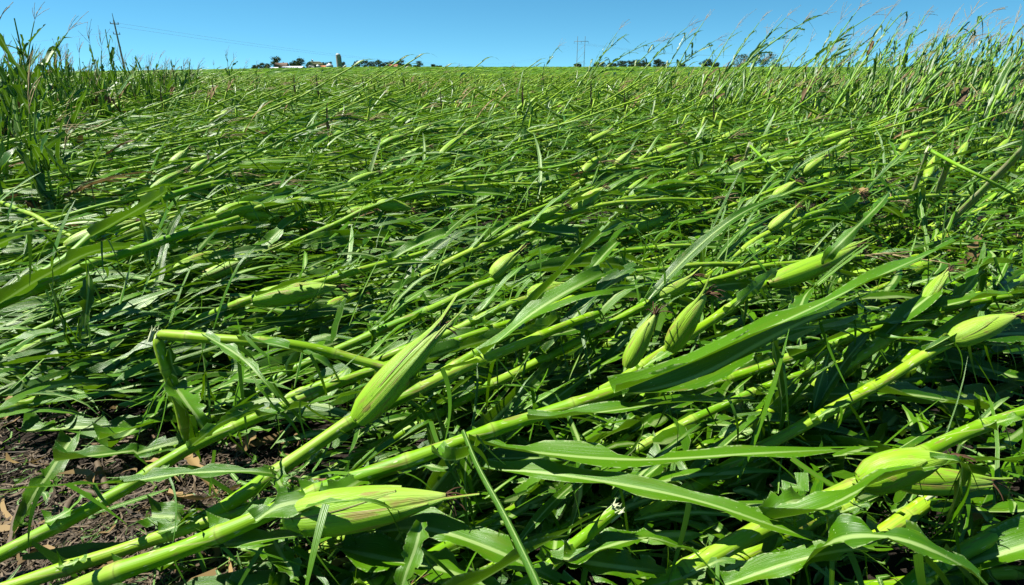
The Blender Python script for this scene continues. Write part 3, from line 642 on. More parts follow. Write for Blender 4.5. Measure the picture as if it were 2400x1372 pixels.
hero('thick leaning corn stalk reaching the right edge above the broken stumps',
     px([(2100, 640, .03), (2215, 530, .24), (2300, 450, .42), (2400, 350, .62), (2480, 275, .75)]), 21, r0=.0145, r1=.0125, tone=.85, leafn=(.85, 1), mats='stub_stalk')
hero('broken corn stump with a thin folded-over top, right of centre in mid-field',
     px([(1722, 470, .12), (1730, 425, .25), (1743, 380, .37), (1756, 340, .475)]), 22, rods=[([(1755, 339, .477), (1785, 368, .44), (1825, 405, .38), (1880, 435, .32)], .008, .0055, .1, 'folded_top')], r0=.012, r1=.008, tone=.95, leafn=(2, 3), fray=(1757, 339, .48), mats='stub_stalk')
for k, (a, b, hb, ht, lab) in enumerate((((1630, 345), (1652, 275), .2, .5, 'small far stump left of the leaning corn on the right'), ((1676, 350), (1692, 283), .2, .5, 'small far stump just right of another stump below the leaning corn'),
        ((1101, 275), (1113, 212), .25, .62, 'lone thin snapped stalk standing in the middle of the far field'), ((1148, 250), (1153, 213), .3, .6, 'short snapped stalk beside a lone thin one in the far field'))):
    p0, p1 = at(*a, hb), at(*b, ht); p1 = A([p0[0] + (p1[0] - p0[0]), p0[1] + .1, 0]); f = proj(A([p1[0], p1[1], .5])); 
    zt = CAM_H + p1[1] * (ray(*b)[2] / ray(*b)[1]); top = A([p1[1] * ray(*b)[0] / ray(*b)[1], p1[1], zt])
    e = top + WIND * .5 - UP * .22
    hero(lab, np.r_[resample(A([[p0[0], p0[1], .01], p0, top]), n=6)[0], resample(A([top + WIND * .01, e]), n=5)[0]], 40 + k, r0=.016, r1=.011, tone=.9, leafn=(.7, 1))
# ears one can pick out further back, each on its own flattened stalk
EARS = [((1338, 497), (1413, 440), .036, 'biggest ear in mid-field, standing up from the tangle right of centre'), ((1798, 543), (1853, 497), .034, 'plump ear below the brown-tipped ear, right mid-field'),
        ((1948, 500), (2015, 455), .034, 'pale ear with a dry brown tip, right mid-field'), ((1878, 412), (1934, 367), .034, 'long clean ear pointing up right, above the brown-tipped ear'),
        ((1693, 417), (1735, 380), .03, 'ear leaning against a broken stump, right of centre'), ((1438, 391), (1478, 356), .03, 'blunt pale ear above the biggest ear of mid-field'),
        ((1146, 655), (1214, 592), .031, 'curved ear wrapped in leaf at the very centre'), ((1808, 466), (1862, 428), .032, 'ear tucked between stalks left of the brown-tipped ear'),
        ((396, 392), (440, 350), .031, 'upright ear in the left mid-field, the larger of two'), ((446, 404), (486, 374), .027, 'smaller lower ear right beside the upright ear at left'),
        ((505, 288), (534, 258), .03, 'far upright ear at left below the horizon'), ((968, 314), (1006, 294), .03, 'far ear lying on its stalk, centre left'),
        ((2214, 803), (2380, 742), .036, 'large glossy ear pointing right at the right edge'), ((1462, 457), (1486, 437), .022, 'small ear just right of the biggest ear of mid-field'),
        ((1228, 695), (1325, 668), .03, 'ear lying level under leaves just right of centre'), ((876, 480), (965, 490), .03, 'ear pointing down right, left of centre mid-field'),
        ((498, 510), (622, 482), .032, 'long ear left of centre, upper one of two side by side'), ((560, 500), (655, 508), .03, 'long ear left of centre, lower one of two side by side'),
        ((1562, 445), (1610, 413), .027, 'slim ear between the biggest mid-field ear and the stumps'), ((1405, 266), (1440, 262), .03, 'far ear hanging level under the first leaning stalks'),
        ((1586, 266), (1617, 259), .03, 'far ear hanging level right of another, below leaning corn'), ((2225, 325), (2262, 303), .032, 'ear low on the leaning corn at right'),
        ((2140, 298), (2192, 280), .026, 'slim ear high on a leaning stalk at right'), ((2150, 728), (2200, 665), .03, 'ear seen nearly end on beside a tan tassel, right'),
        ((1955, 333), (1985, 316), .027, 'upper of two short ears stacked at right'), ((1960, 345), (1992, 328), .027, 'lower of two short ears stacked at right'),
        ((1530, 700), (1600, 662), .026, 'half hidden ear left of the three-eared plant'), ((1255, 515), (1300, 492), .03, 'half buried ear left of the biggest mid-field ear')]
for k, (a, b, r, lab) in enumerate(EARS):
    fy = a[1]; h = .30 if fy > 600 else .34
    p = at(a[0], a[1], h); rg = random.Random(100 + k)
    dB = ray(*b); ear_end = None
    best = min(((float(np.linalg.norm(A([0, 0, CAM_H]) + dB * q - p)), q) for q in np.linspace(.4, 14, 1400)))
    e = A([0, 0, CAM_H]) + dB * (best[1] + .3 * best[0]); r = min(r * .9, .15 * float(np.linalg.norm(e - p)) + .004)
    az = float(wind_az(p[0], p[1])) + rg.gauss(0, .12) + (.25 if fy > 600 else 0)
    wv = A([math.sin(az), math.cos(az), 0]); s0 = rg.uniform(.85, 1.05)
    P = smooth_path(A([p - wv * s0 + UP * (.01 - h), p - wv * .55 - UP * (h * .55), p - wv * .2 - UP * .07, p - UP * .01, p + wv * .4 + UP * .03, p + wv * .9 + UP * .0]))
    tone = rg.uniform(.3, .95); dd = unit(e - p)
    ep = corn_plant(P, rg, r0=.0145, r1=.007, leafn=(.15, 1), ear=False, tassel=rg.random() < .5, ears=[(p + dd * .01, p + dd * min(.30, max(.13, np.linalg.norm(e - p))), r, tone)], droop=1.0, windk=1.0)
    HERO.append(P); place_plant('corn_plant', ep, P[0], 'corn plant with ' + lab if not lab.startswith('ear') else 'corn plant with an ' + lab, 'corn plant', GROUP_L)

# ------------------------------------------------------------------ the rest of the near tangle: one object per plant
def zone(p):
    x, y, f = proj(p)
    if x < -60 or x > 2460 or y > 1400: return 'beyond the edge of the near field'
    c = 'far left' if x < 480 else 'left' if x < 960 else 'centre' if x < 1440 else 'right' if x < 1920 else 'far right'
    r = 'in the front row' if y > 1000 else 'in the second row' if y > 720 else 'in the near middle' if y > 500 else 'in mid-field' if y > 360 else 'at the back'
    return r + ', ' + c
def plant_label(parts, P, stub=False):
    ears = sum(1 for q in parts if q[0] == 'ear'); tas = any(q[0] == 'tassel' for q in parts); nl = sum(1 for q in parts if q[0] == 'leaf')
    a = 'snapped' if stub else 'flattened'
    b = 'leafy' if nl >= 8 else 'half-stripped' if nl >= 5 else 'bare'
    c = 'with ear, tassel' if ears and tas else 'with an ear' if ears else 'with a tassel' if tas else 'without ear'
    return f'{a} {b} corn plant {c} {zone(P[len(P) // 2])}'
def lay_cap(y, x): return float(np.interp(math.hypot(x * .5, y), [.8, 1.4, 2.2, 3.2, 6, 12], [.09, .13, .21, .30, .36, .38]))
def lying_path(bx, by, az, L, zp, rise, rg, stub=0.0):
    n = 18; s = np.linspace(0, L, n); cv = rg.gauss(0, .10); a = az + cv * s; z = zp * (1 - np.exp(-s / .28)) + rise * s * s / L + .012 * np.sin(s * 5 + rg.random() * 6) * np.minimum(1, s)
    if stub:
        k = 4; lean = rg.uniform(.1, .5); s2 = s[k:] - s[k]
        z = np.r_[np.linspace(0, stub, k + 1), (stub - (stub - zp) * np.minimum(1, s2 / rg.uniform(.5, 1.1)))[1:]]
        st_ = np.gradient(s); hx = np.r_[np.linspace(0, stub * math.tan(lean), k + 1), stub * math.tan(lean) + s2[1:] * .93]
        x = bx + np.sin(a) * hx; y = by + np.cos(a) * hx
    else:
        ds = np.gradient(s); dz = np.gradient(z); h = np.sqrt(np.maximum(.02, ds ** 2 - dz ** 2)) if False else ds
        x = bx + np.cumsum(np.r_[0, (np.sin(a) * h)[1:]]); y = by + np.cumsum(np.r_[0, (np.cos(a) * h)[1:]])
    return np.stack([x, y, np.maximum(z, .012) + gz(x, y)], 1)
SOIL = [(-100, 985), (300, 935), (640, 1000), (780, 955), (810, 1035), (640, 1090), (560, 1170), (430, 1220), (120, 1372), (-100, 1372)]
HOLLOW = [(1840, 1010), (1990, 850), (2250, 800), (2420, 830), (2420, 930), (2150, 1000)]
def inside(x, y, poly):
    c = False; j = len(poly) - 1
    for i in range(len(poly)):
        (xi, yi), (xj, yj) = poly[i], poly[j]
        if (yi > y) != (yj > y) and x < (xj - xi) * (y - yi) / (yj - yi) + xi: c = not c
        j = i
    return c
def bad_path(P):
    for p in P:
        x, y, f = proj(p)
        if np.linalg.norm(p - A([0, 0, CAM_H])) < .55: return True
        if f > .05 and inside(x, y, SOIL): return True
    return False
rg = random.Random(77); cells = []
for iy in range(64):
    for ix in range(80):
        by = -1.6 + iy * .36; bx = -6.5 + ix * .36; cells.append((bx + rg.uniform(-.17, .17), by + rg.uniform(-.17, .17)))
def in_view(P, m=260):
    return sum(1 for p in P[::3] if -m < proj(p)[0] < 2400 + m and -200 < proj(p)[1] < 1372 + m and proj(p)[2] > .1)
cand = []
for bx, by in cells:
    r2 = random.Random(int((bx + 50) * 9973) ^ int((by + 50) * 7919))
    az = float(wind_az(bx + .8, by + .5)) + r2.gauss(0, .17); L = r2.uniform(1.5, 2.3); stub = r2.uniform(.15, .42) if r2.random() < .10 else 0
    m = A([bx, by]) + A([math.sin(az), math.cos(az)]) * L * .5; cap = lay_cap(m[1], m[0])
    if m[1] < 3.2: stub = 0
    P = lying_path(bx, by, az, L, r2.uniform(.02, cap), (r2.uniform(-.02, .02) + min(1, max(0, m[1] - 1.4)) * (r2.uniform(0, .10) if r2.random() < .85 else r2.uniform(.1, .25))) * min(1, max(0, m[1] - 1.5)), r2, stub)
    if in_view(P) < 2 or bad_path(P): continue
    if m[1] < 1.3 and r2.random() < .45: continue
    if any(q[2] < .82 and -200 < q[0] < 2600 and q[1] < 1500 for q in (proj(p) for p in P if p[1] > .2)): continue
    d = min(proj(p)[2] for p in P[::3] if proj(p)[2] > .1)
    cand.append((float(np.median([proj(p)[2] for p in P])), P, r2, stub))
cand.sort(key=lambda c: c[0])
NEAR_N = 235
for d, P, r2, stub in cand[:NEAR_N]:
    nearby = d < 2.0
    parts = corn_plant(P, r2, leaf_w=(.045, .085) if nearby else (.025, .06), leaf_len=(.4, .85) if nearby else (.3, .7), split=.3 if nearby else .55, tone=r2.uniform(.1, 1), r0=r2.uniform(.0095, .0145), r1=r2.uniform(.0045, .008), leafn=(.18, 1), ear=r2.random() < (.5 if nearby else .6), tassel=r2.random() < .4, droop=1.2 if nearby else 1.8, windk=1.0, lod=0, fold_p=.16)
    place_plant('corn_plant', parts, P[0], plant_label(parts, P, stub), 'corn plant', GROUP_L)
NEAR_D = cand[min(NEAR_N, len(cand)) - 1][0]
print('near plants', len(cand), NEAR_D)

# ------------------------------------------------------------------ the flattened field behind: far past 300 plants, one object per belt
def library(n, lod, rg):
    lib = []
    for k in range(n):
        stub = rg.uniform(.25, .6) if rg.random() < .10 else 0
        P = lying_path(0, 0, WAZ + rg.gauss(0, .1), rg.uniform(1.6, 2.3), rg.uniform(.08, .30), rg.uniform(-.02, .12) if rg.random() < .85 else rg.uniform(.1, .3), rg, stub)
        lib.append(merge_parts(corn_plant(P, rg, r0=.0145, r1=.007, leafn=(.15, 1), ear=rg.random() < (.8 if lod == 1 else .6), tassel=rg.random() < .3, droop=2.2, lod=lod, leaf_len=(.25, .6), leaf_w=(.02, .05) if lod == 1 else (.03, .06), leaf_tone=rg.uniform(.1, .9), tone=rg.uniform(.4, 1))).arrays())
    return lib
def place_far(name, parts, base, label, cat, group):
    base = A(base, float); return tag(merge_parts(parts).obj(name, MATS4, None, base), label, cat, group) if True else None
def belt(name, label, lib, spots, rg):
    g = Geo()
    for x, y in spots:
        V, Q, U, T, M = lib[rg.randrange(len(lib))]; a = -(float(wind_az(x, y)) - WAZ) + rg.gauss(0, .17); sc = rg.uniform(.85, 1.15); ca, sa = math.cos(a), math.sin(a)
        V2 = V @ A([[ca, sa, 0], [-sa, ca, 0], [0, 0, 1]]) * sc + A([x, y, float(gz(x, y))]); T2 = T.copy(); T2[:, 0] = np.clip(T2[:, 0] + rg.gauss(0, .12), 0, 1); T2[:, 2] = (T2[:, 2] + rg.random()) % 1
        g.add(V2, Q, U, T2); g.M[-1] = M
    return tag(g.obj(name, MATS4), label, 'corn field', None, 'stuff')
rg = random.Random(5)
lib1 = library(46, 1, rg)
spots = [(P[0][0], P[0][1]) for d, P, r2, s in cand[NEAR_N:] if P[0][1] < 16]
yy = 16.0
belt('flattened_corn', 'mass of wind-flattened corn plants behind the near tangle', lib1, spots, rg)
print('belt 1', len(spots))
lib2 = library(40, 2, rg); spots = []
def wedge(y0, y1, dens, rg, margin=4):
    out = []; n = int(dens * ((y1 - y0) * (1.9 * (y0 + y1) / 2 + 2 * margin)))
    for k in range(n):
        y = math.sqrt(rg.uniform(y0 * y0, y1 * y1)); x = rg.uniform(-.95 * y - margin, .95 * y + margin); out.append((x, y))
    return out
# sides of the first belt that the cell grid does not reach
side = [(x, y) for x, y in wedge(2, 21.5, 4.5, rg, 3) if not (-6.5 < x < 22.3) or y > 16]
belt('flattened_corn', 'flattened corn at the sides and back of the near tangle', lib2, side + wedge(21, 46, 3.2, rg), rg)
# from 40 m on: blades and stalks seen as streaks
def far_blades(y0, y1, n, rs, size):
    y = np.sqrt(rs.uniform(y0 ** 2, y1 ** 2, n)); x = rs.uniform(-1, 1, n) * (.95 * y + 4); az = wind_az(x, y) + rs.randn(n) * .3; k = size * (y / y0) ** .75
    L = rs.uniform(.5, 1.3, n) * k; W = rs.uniform(.03, .07, n) * k; d = np.stack([np.sin(az), np.cos(az), rs.uniform(-.05, .22, n)], 1)
    s = np.stack([np.cos(az), -np.sin(az), rs.randn(n) * .6], 1); s /= np.linalg.norm(s, axis=1)[:, None]
    p = np.stack([x, y, gz(x, y) + rs.uniform(.12, .36, n)], 1)
    a, b = p - s * W[:, None] / 2, p + s * W[:, None] / 2; c = p + d * L[:, None] * .55 + s * W[:, None] * .5; e = p + d * L[:, None] * .55 - s * W[:, None] * .5
    tip = p + d * L[:, None]; tip[:, 2] -= .08 * L
    V = np.stack([a, b, c, e, tip], 1).reshape(-1, 3); i = np.arange(n) * 5
    Q = np.concatenate([np.stack([i, i + 1, i + 2, i + 3], 1), np.stack([i + 3, i + 2, i + 4, i + 4], 1)])
    Q[n:, 3] = Q[n:, 2]
    t = np.repeat(rs.rand(n), 5); M = (rs.rand(n) < .30).astype(int)            # some are stalks and ears, paler
    U = np.tile(A([[.2, 0], [.8, 0], [.8, .5], [.2, .5], [.5, 1]]), (n, 1))
    T = np.stack([t, np.zeros(5 * n), np.repeat(rs.rand(n), 5)], 1)
    return V, Q, U, T, np.r_[1 - M, 1 - M]
def fan(V, Q):                                                    # last triangles as true quads
    return Q
g = Geo(); rs = np.random.RandomState(3)
for y0, y1, n, sz in ((38, 75, 26000, 1.3), (75, 160, 24000, 2.0), (160, 420, 22000, 3.4), (420, 1000, 14000, 6)):
    V, Q, U, T, M = far_blades(y0, y1, n, rs, sz)
    tri = Q[n:]; V2 = V.copy(); base = len(V2)
    mid = (V[tri[:, 0]] + V[tri[:, 2]]) / 2; V2 = np.r_[V2, mid]; U2 = np.r_[U, np.tile([[.4, .8]], (n, 1))]; T2 = np.r_[T, T[tri[:, 0]]]
    Q2 = np.r_[Q[:n], np.stack([tri[:, 0], tri[:, 1], tri[:, 2], base + np.arange(n)], 1)]
    g.add(V2, Q2, U2, T2); g.M[-1] = M
tag(g.obj('flattened_corn', MATS4), 'far expanse of flattened corn running back to the farm and horizon', 'corn field', None, 'stuff')
def build_canopy():
    y = 30 * 1.05 ** np.arange(0, 90); y = np.r_[y[y < 1500], 1500]; u = np.linspace(-1.05, 1.05, 240)
    X = u[None, :] * (y[:, None] + 8); Y = np.tile(y[:, None], (1, len(u))); rs = np.random.RandomState(9)
    Z = gz(X, Y) + .16 + rs.rand(*X.shape) * .12 - .3 * np.clip((34 - Y) / 4, 0, 1)
    o = Geo().add(np.stack([X, Y, Z], -1).reshape(-1, 3), grid(len(y), len(u))).obj('corn_canopy', 'canopy')
    tag(o, 'even green mass of far corn that reads as one sheet', 'corn field', None, 'stuff')
build_canopy()

# ------------------------------------------------------------------ corn still standing, leaning with the wind: right and left
def standing_path(base, H, lean, az, rg, bend=.5):
    n = 12; s = np.linspace(0, 1, n); th = lean * (1 - bend + bend * 2 * s * .7) ; ds = H / n
    P = [A(base)]
    for i in range(1, n):
        a = az + rg.gauss(0, .03); P.append(P[-1] + ds * A([math.sin(a) * math.sin(th[i]), math.cos(a) * math.sin(th[i]), math.cos(th[i])]))
    return A(P)
def standing(px_, py_, dist, seed, side, lab=None):
    """top of the plant at a sight line and a distance ahead; the foot follows from the lean"""
    rg = random.Random(seed); d = ray(px_, py_); top = A([0, 0, CAM_H]) + d * (dist / d[1])
    g0 = float(gz(top[0], top[1])); hh = top[2] - g0 - .12
    if hh < .35: return None
    lean = R(rg.gauss(43, 7)) if side == 'right' else R(rg.gauss(9, 8)); az = R(56) + rg.gauss(0, .2)
    H = hh / max(.5, math.cos(lean * 1.0)); P = standing_path((0, 0, 0), H * 1.02, lean, az, rg, .45); P = P + A([top[0] - P[-1][0], top[1] - P[-1][1], 0]); P[:, 2] += gz(P[0][0], P[0][1]) + (hh - P[-1][2])* np.linspace(0, 1, len(P))
    lod = 1
    kw = dict(r0=.013, r1=.004, leafn=(.10, .93), lod=lod, rag=.5, split=.2)
    if side == 'right':
        parts = corn_plant(P, rg, leaf_len=(.2, .6), leaf_w=(.035, .072), tas=(.28, .42), droop=.9, windk=1.0, spread=.4, fold_p=.3, skip=.0, ear=rg.random() < .22, ear_s=(.6, .95), tone=rg.uniform(-.1, .2), tassel=rg.random() < .9, leaf_tone=rg.uniform(-.1, .14), **kw)  # tones kept low: the stand's dense shade is painted into stalks and leaves
    else:
        parts = corn_plant(P, rg, leaf_len=(.2, .55), leaf_w=(.06, .11), droop=.4, windk=.5, spread=.6, fold_p=.3, skip=.0, ear=rg.random() < .3, ear_s=(.6, .95), tassel=rg.random() < .45, dry=(.32, .02), leaf_tone=rg.uniform(-.05, .22), tone=rg.uniform(0, .5), **kw)  # darker tones than the lying corn, shade of the stand put into the colour
    return parts, P
GR, GL = 'wind-leaned corn standing on the right', 'corn left standing on the left'
RIGHT = [(1447, 60, 11.5), (1470, 62, 11.2), (1306, 100, 15), (1530, 82, 11), (1548, 84, 10.6), (1612, 45, 10), (1616, 62, 10.4), (1652, 30, 9.6), (1678, 76, 10), (1725, 50, 9.5), (1684, 95, 11), (1782, 32, 9.2), (1845, 20, 8.8), (1882, 38, 8.6), (1800, 62, 9.4),
         (1838, 100, 9), (1925, 12, 8), (1965, 36, 8.3), (2012, 2, 7.6), (2044, 14, 7.8), (2078, 20, 7.4), (2120, 2, 7), (2174, 10, 7.2), (2230, 40, 7), (2270, 22, 6.6), (2322, 4, 6.2), (2386, 30, 6.4), (2412, 60, 6), (2350, 70, 6.8), (2200, 60, 7.6)]
ORD = ['first', 'second', 'third', 'fourth', 'fifth', 'sixth', 'seventh', 'eighth', 'ninth', 'tenth', 'eleventh', 'twelfth', 'thirteenth', 'fourteenth', 'fifteenth', 'sixteenth', 'seventeenth', 'eighteenth', 'nineteenth', 'twentieth']
RIGHT.sort()
for k, (a, b, d) in enumerate(RIGHT):
    r = standing(a, b, d, 300 + k, 'right')
    o = ORD[k] if k < 20 else None
    lab = f'tall leaning corn plant against the sky at right, {ORD[k]} from the left' if k < 15 else f'tall leaning corn plant against the sky at right, {ORD[len(RIGHT) - 1 - k]} from the right edge'
    if r: place_plant('leaning_corn_plant', r[0], r[1][0], lab, 'corn plant', GR)
rg = random.Random(808)
for k in range(250):
    a = 1480 + 1050 * rg.random() ** .5; f = (a - 1400) / 1000; d = rg.uniform(np.interp(f, [0, 1], [10.5, 5.6]), np.interp(f, [0, 1], [14, 13])); b = rg.uniform(np.interp(f, [0, .3, .5, .7, 1.1], [175, 140, 85, 45, 45]), 205)
    r = standing(a, b, d, 500 + k, 'right')
    if r: (place_plant if d < 9 else place_far)('leaning_corn_plant', r[0], r[1][0], f'shorter leaning corn plant {"with tan tassel" if any(q[0] == "tassel" for q in r[0]) else "without tassel"} {"near" if d < 8 else "amid" if d < 10.5 else "far back"} in the {"left" if f < .33 else "middle" if f < .7 else "right"} leaning stand', 'corn plant', GR)
LEFT = [(20, -5, 4.2), (72, 20, 6.5), (150, 45, 6.2), (118, 85, 7), (205, 80, 7.5), (240, 40, 6.8), (232, 95, 8), (312, 108, 8.5), (48, 70, 5.5), (95, 110, 6), (443, 122, 12), (398, 125, 13), (378, 138, 13), (370, 128, 14), (465, 140, 14), (530, 123, 15), (545, 133, 16), (350, 150, 12), (180, 112, 8), (-20, 30, 4.6), (280, 128, 9), (600, 150, 22), (572, 145, 20), (500, 150, 18)]
LEFT.sort()
for k, (a, b, d) in enumerate(LEFT):
    r = standing(a, b, d, 900 + k, 'left')
    lab = f'ragged upright corn plant against the left sky, {ORD[k]} from the left' if k < 12 else f'ragged upright corn plant against the left sky, {ORD[len(LEFT) - 1 - k]} counted from the farm'
    if r: place_plant('standing_corn_plant', r[0], r[1][0], lab, 'corn plant', GL)
for k in range(300):
    a = -140 + 600 * rg.random() ** 1.35; f = max(0, a / 450); d = rg.uniform(np.interp(f, [0, 1], [4.2, 10]), np.interp(f, [0, 1], [12, 19])); b = rg.uniform(np.interp(f, [0, .5, 1], [95, 130, 146]), np.interp(f, [0, 1], [330, 200])) if rg.random() < .35 else rg.triangular(np.interp(f, [0, .5, 1], [95, 128, 142]), 190, np.interp(f, [0, .5, 1], [130, 145, 152]))
    r = standing(a, b, d, 1000 + k, 'left')
    if r: (place_plant if d < 8 else place_far)('standing_corn_plant', r[0], r[1][0], f'shorter ragged corn plant {"with tassel" if any(q[0] == "tassel" for q in r[0]) else "without tassel"} {"near" if d < 8 else "amid" if d < 12 else "far back"} in the {"outer" if f < .3 else "inner" if f < .65 else "far"} left stand', 'corn plant', GL)

for k in range(38):
    a = rg.uniform(-170, 200); d = rg.uniform(2.7, 5.2); b = rg.uniform(150, 420)
    r = standing(a, b, d, 1500 + k, 'left')
    if r: place_plant('standing_corn_plant', r[0], r[1][0], f'stripped corn plant with dry lower leaves at the near left edge, {"close" if d < 3.6 else "middle"} one, {"with ear" if any(q[0] == "ear" for q in r[0]) else "earless"}', 'corn plant', GL)

# ------------------------------------------------------------------ litter on the soil
def litter():
    rs = np.random.RandomState(21)
    def strips(n, area, L, W, mat, lift, curl):
        g = Geo()
        for k in range(n):
            x, y = area(rs); a = rs.rand() * 6.28; l = rs.uniform(*L); ww = rs.uniform(*W); m = 5; s = np.linspace(-.5, .5, m) * l; c = rs.randn() * curl
            X = x + np.cos(a + c * s / l) * s; Y = y + np.sin(a + c * s / l) * s; Z = gz(X, Y) + lift * rs.rand() + .012 + np.abs(s / l) ** 2 * l * abs(rs.randn()) * .25
            nrm = A([-math.sin(a), math.cos(a), rs.randn() * .5]) * ww / 2; P = np.stack([X, Y, Z], 1); wv = (1 - np.abs(np.linspace(-1, 1, m)) ** 3 * .8)[:, None]
            g.add(np.stack([P - nrm * wv, P + nrm * wv], 1).reshape(-1, 3), grid(m, 2), np.stack([np.tile([.2, .8], m), np.repeat(np.linspace(.1, .9, m), 2)], 1), (rs.rand(), .3, rs.rand()))
        return g
    front = lambda r: ((lambda y: (r.uniform(-1, 1) * (.95 * y + .35), y))(math.sqrt(r.uniform(.2, 7))))
    def front(r):
        while True:
            y = math.sqrt(r.uniform(.2, 7)); x = r.uniform(-1, 1) * (.95 * y + .35); q = proj(A([x, y, 0.]))
            if not inside(q[0], q[1], SOIL) or r.rand() < .12: return x, y
    soil = lambda r: (lambda p: (p[0], p[1]))(at(r.uniform(-150, 720), r.uniform(930, 1420), 0))
    tag(strips(4200, front, (.03, .16), (.003, .012), 'corn_leaf', .05, 2.5).obj('leaf_shreds', 'corn_leaf'), 'scattered green shreds of torn corn leaf on the soil', 'leaf litter', None, 'stuff')
    tag(strips(3000, soil, (.02, .12), (.0015, .005), 'residue', .015, 1.2).obj('crop_residue', 'residue'), 'grey brown scraps of old stalk and straw on the bare soil', 'crop residue', None, 'stuff')
    tag(strips(110, front, (.04, .14), (.004, .012), 'dry_leaf', .05, 1.5).obj('dry_leaves', 'dry_leaf'), 'curled tan dead leaves lying on the soil', 'dead leaves', None, 'stuff')
    tag(strips(70, soil, (.05, .15), (.006, .016), 'dry_leaf', .03, 1.5).obj('dry_leaves', 'dry_leaf'), 'tan straw-like dead leaf pieces on the bare soil', 'dead leaves', None, 'stuff')
    tag(strips(260, soil, (.02, .11), (.002, .006), 'corn_leaf', .02, 3).obj('leaf_shreds', 'corn_leaf'), 'fine green leaf shreds strewn on the bare soil at left', 'leaf litter', None, 'stuff')
litter()
def shredded():
    rs = np.random.RandomState(8)
    def bits(n, y0, y1, L, W, zc, m=6, up=.10):
        y = np.sqrt(rs.uniform(y0 ** 2, y1 ** 2, n)); x = rs.uniform(-1, 1, n) * (.93 * y + .3); az = wind_az(x, y) + rs.randn(n) * .38; l = rs.uniform(*L, n) * (1 + .3 * rs.randn(n)).clip(.4); ww = rs.uniform(*W, n)
        cap = np.interp(np.hypot(x * .5, y), [.8, 1.4, 2.2, 3.2, 6, 12], [.10, .15, .23, .32, .38, .40]) * zc
        z = gz(x, y) + .02 + cap * rs.beta(2.2, 1.2, n); s = np.linspace(0, 1, m); cv = rs.randn(n)[:, None] * 1.1; sl = np.where(rs.rand(n) < up, rs.uniform(.6, 2.5, n) * rs.choice([-1, 1], n), rs.randn(n) * .16 + .08)
        a = az[:, None] + cv * s[None, :] * .6; k = 1 / np.sqrt(1 + sl ** 2); ds = (l * k)[:, None] / (m - 1)
        X = x[:, None] + np.cumsum(np.sin(a) * ds, 1); Y = y[:, None] + np.cumsum(np.cos(a) * ds, 1); Z = z[:, None] + (sl * k * l)[:, None] * s - (rs.uniform(0, .5, n) * l)[:, None] * s ** 2; Z = np.maximum(Z, gz(X, Y) + .008)
        P = np.stack([X, Y, Z], -1); sd = np.stack([np.cos(az), -np.sin(az), rs.randn(n) * .7], 1); sd /= np.linalg.norm(sd, axis=1)[:, None]
        tw = (ww[:, None] * (.35 + .65 * np.minimum(1, s / .2))[None, :] * np.sqrt(np.maximum(.02, 1 - s ** 2.5))[None, :] * rs.uniform(.7, 1.1, (n, m)) / 2)[..., None]
        V = np.stack([P - sd[:, None] * tw, P + sd[:, None] * tw], 2).reshape(-1, 3); Q = (grid(m, 2)[None] + (np.arange(n) * 2 * m)[:, None, None]).reshape(-1, 4)
        u0 = rs.uniform(0, .7, n); U = np.stack([np.stack([np.repeat(u0[:, None], m, 1), np.repeat(u0[:, None] + .3, m, 1)], -1), np.tile(s[None, :, None], (n, 1, 2))], -1).reshape(-1, 2)
        T = np.zeros((n, m, 2, 3)); T[..., 0] = np.clip(rs.beta(1.2, 1.2, n), 0, 1)[:, None, None]; T[..., 1] = .5; T[..., 2] = rs.rand(n)[:, None, None]
        q = np.array([any(inside(*proj(A([X[i, 2], Y[i, 2], Z[i, 2]]))[:2], pl) for pl in (SOIL, HOLLOW)) if y[i] < 2.2 else False for i in range(n)]); keep = ~np.repeat(q, m - 1)
        return V, Q[keep], U, T.reshape(-1, 3)
    g = Geo(); g.add(*bits(5600, .75, 2.6, (.06, .32), (.004, .03), 1.0)); g.add(*bits(11000, 2.4, 8, (.10, .42), (.005, .032), .95)); g.add(*bits(14000, 8, 20, (.15, .6), (.010, .035), 1.0, 4))
    tag(g.obj('leaf_shreds', 'corn_leaf'), 'ragged strips of shredded corn leaf strewn all over the flattened field', 'leaf litter', None, 'stuff')
shredded()
def torn_leaves(n):
    rg = random.Random(31); k = 0
    while k < n:
        y = math.sqrt(rg.uniform(.35, 5.2)); x = rg.uniform(-1, 1) * (.95 * y + .1); cap = lay_cap(y, x)
        p = A([x, y, rg.uniform(.03, max(.05, cap * (.9 if y > 1 else .7)))]); q = proj(p)
        if (inside(q[0], q[1], SOIL) or inside(q[0], q[1], HOLLOW)) and rg.random() < .85: continue
        az = WAZ + rg.gauss(0, .7); up = rg.random() < .12 and y > 1.2
        d = unit(A([math.sin(az), math.cos(az), rg.uniform(-.15, .25) if not up else rg.uniform(.5, 1.5)])); L = rg.uniform(.18, .55); W = (rg.uniform(.05, .105) if y < 1.7 and rg.random() < .7 else rg.uniform(.025, .085)) if not up else rg.uniform(.012, .035)
        C = leaf_curve(p, d, L, rg, 16, droop=rg.uniform(.4, 2.0), windk=.4, fold=rg.uniform(.3, .7) if rg.random() < .25 else None, zmin=rg.uniform(.012, .05))
        if min(np.linalg.norm(c - A([0, 0, CAM_H])) for c in C) < .55: continue
        g = leaf_mesh(C, W, rg, roll=rg.gauss(0, .4), twist=rg.gauss(0, .7), cut=rg.uniform(.6, 1), rag=rg.uniform(.3, .65), cols=7, tone=rg.uniform(.1, 1), cup=rg.uniform(.05, .35), shreds=rg.choice((1, 2, 3, 5)), base=rg.uniform(.5, 1))
        lab = f'{"broad" if W > .06 else "narrow" if W < .04 else "mid-width"} torn green corn leaf {"standing up" if up else "lying loose"} {zone(C[8])}'
        tag(g.obj('torn_leaf', 'corn_leaf', None, p), lab, 'leaf', 'torn corn leaves lying loose'); k += 1
torn_leaves(340)
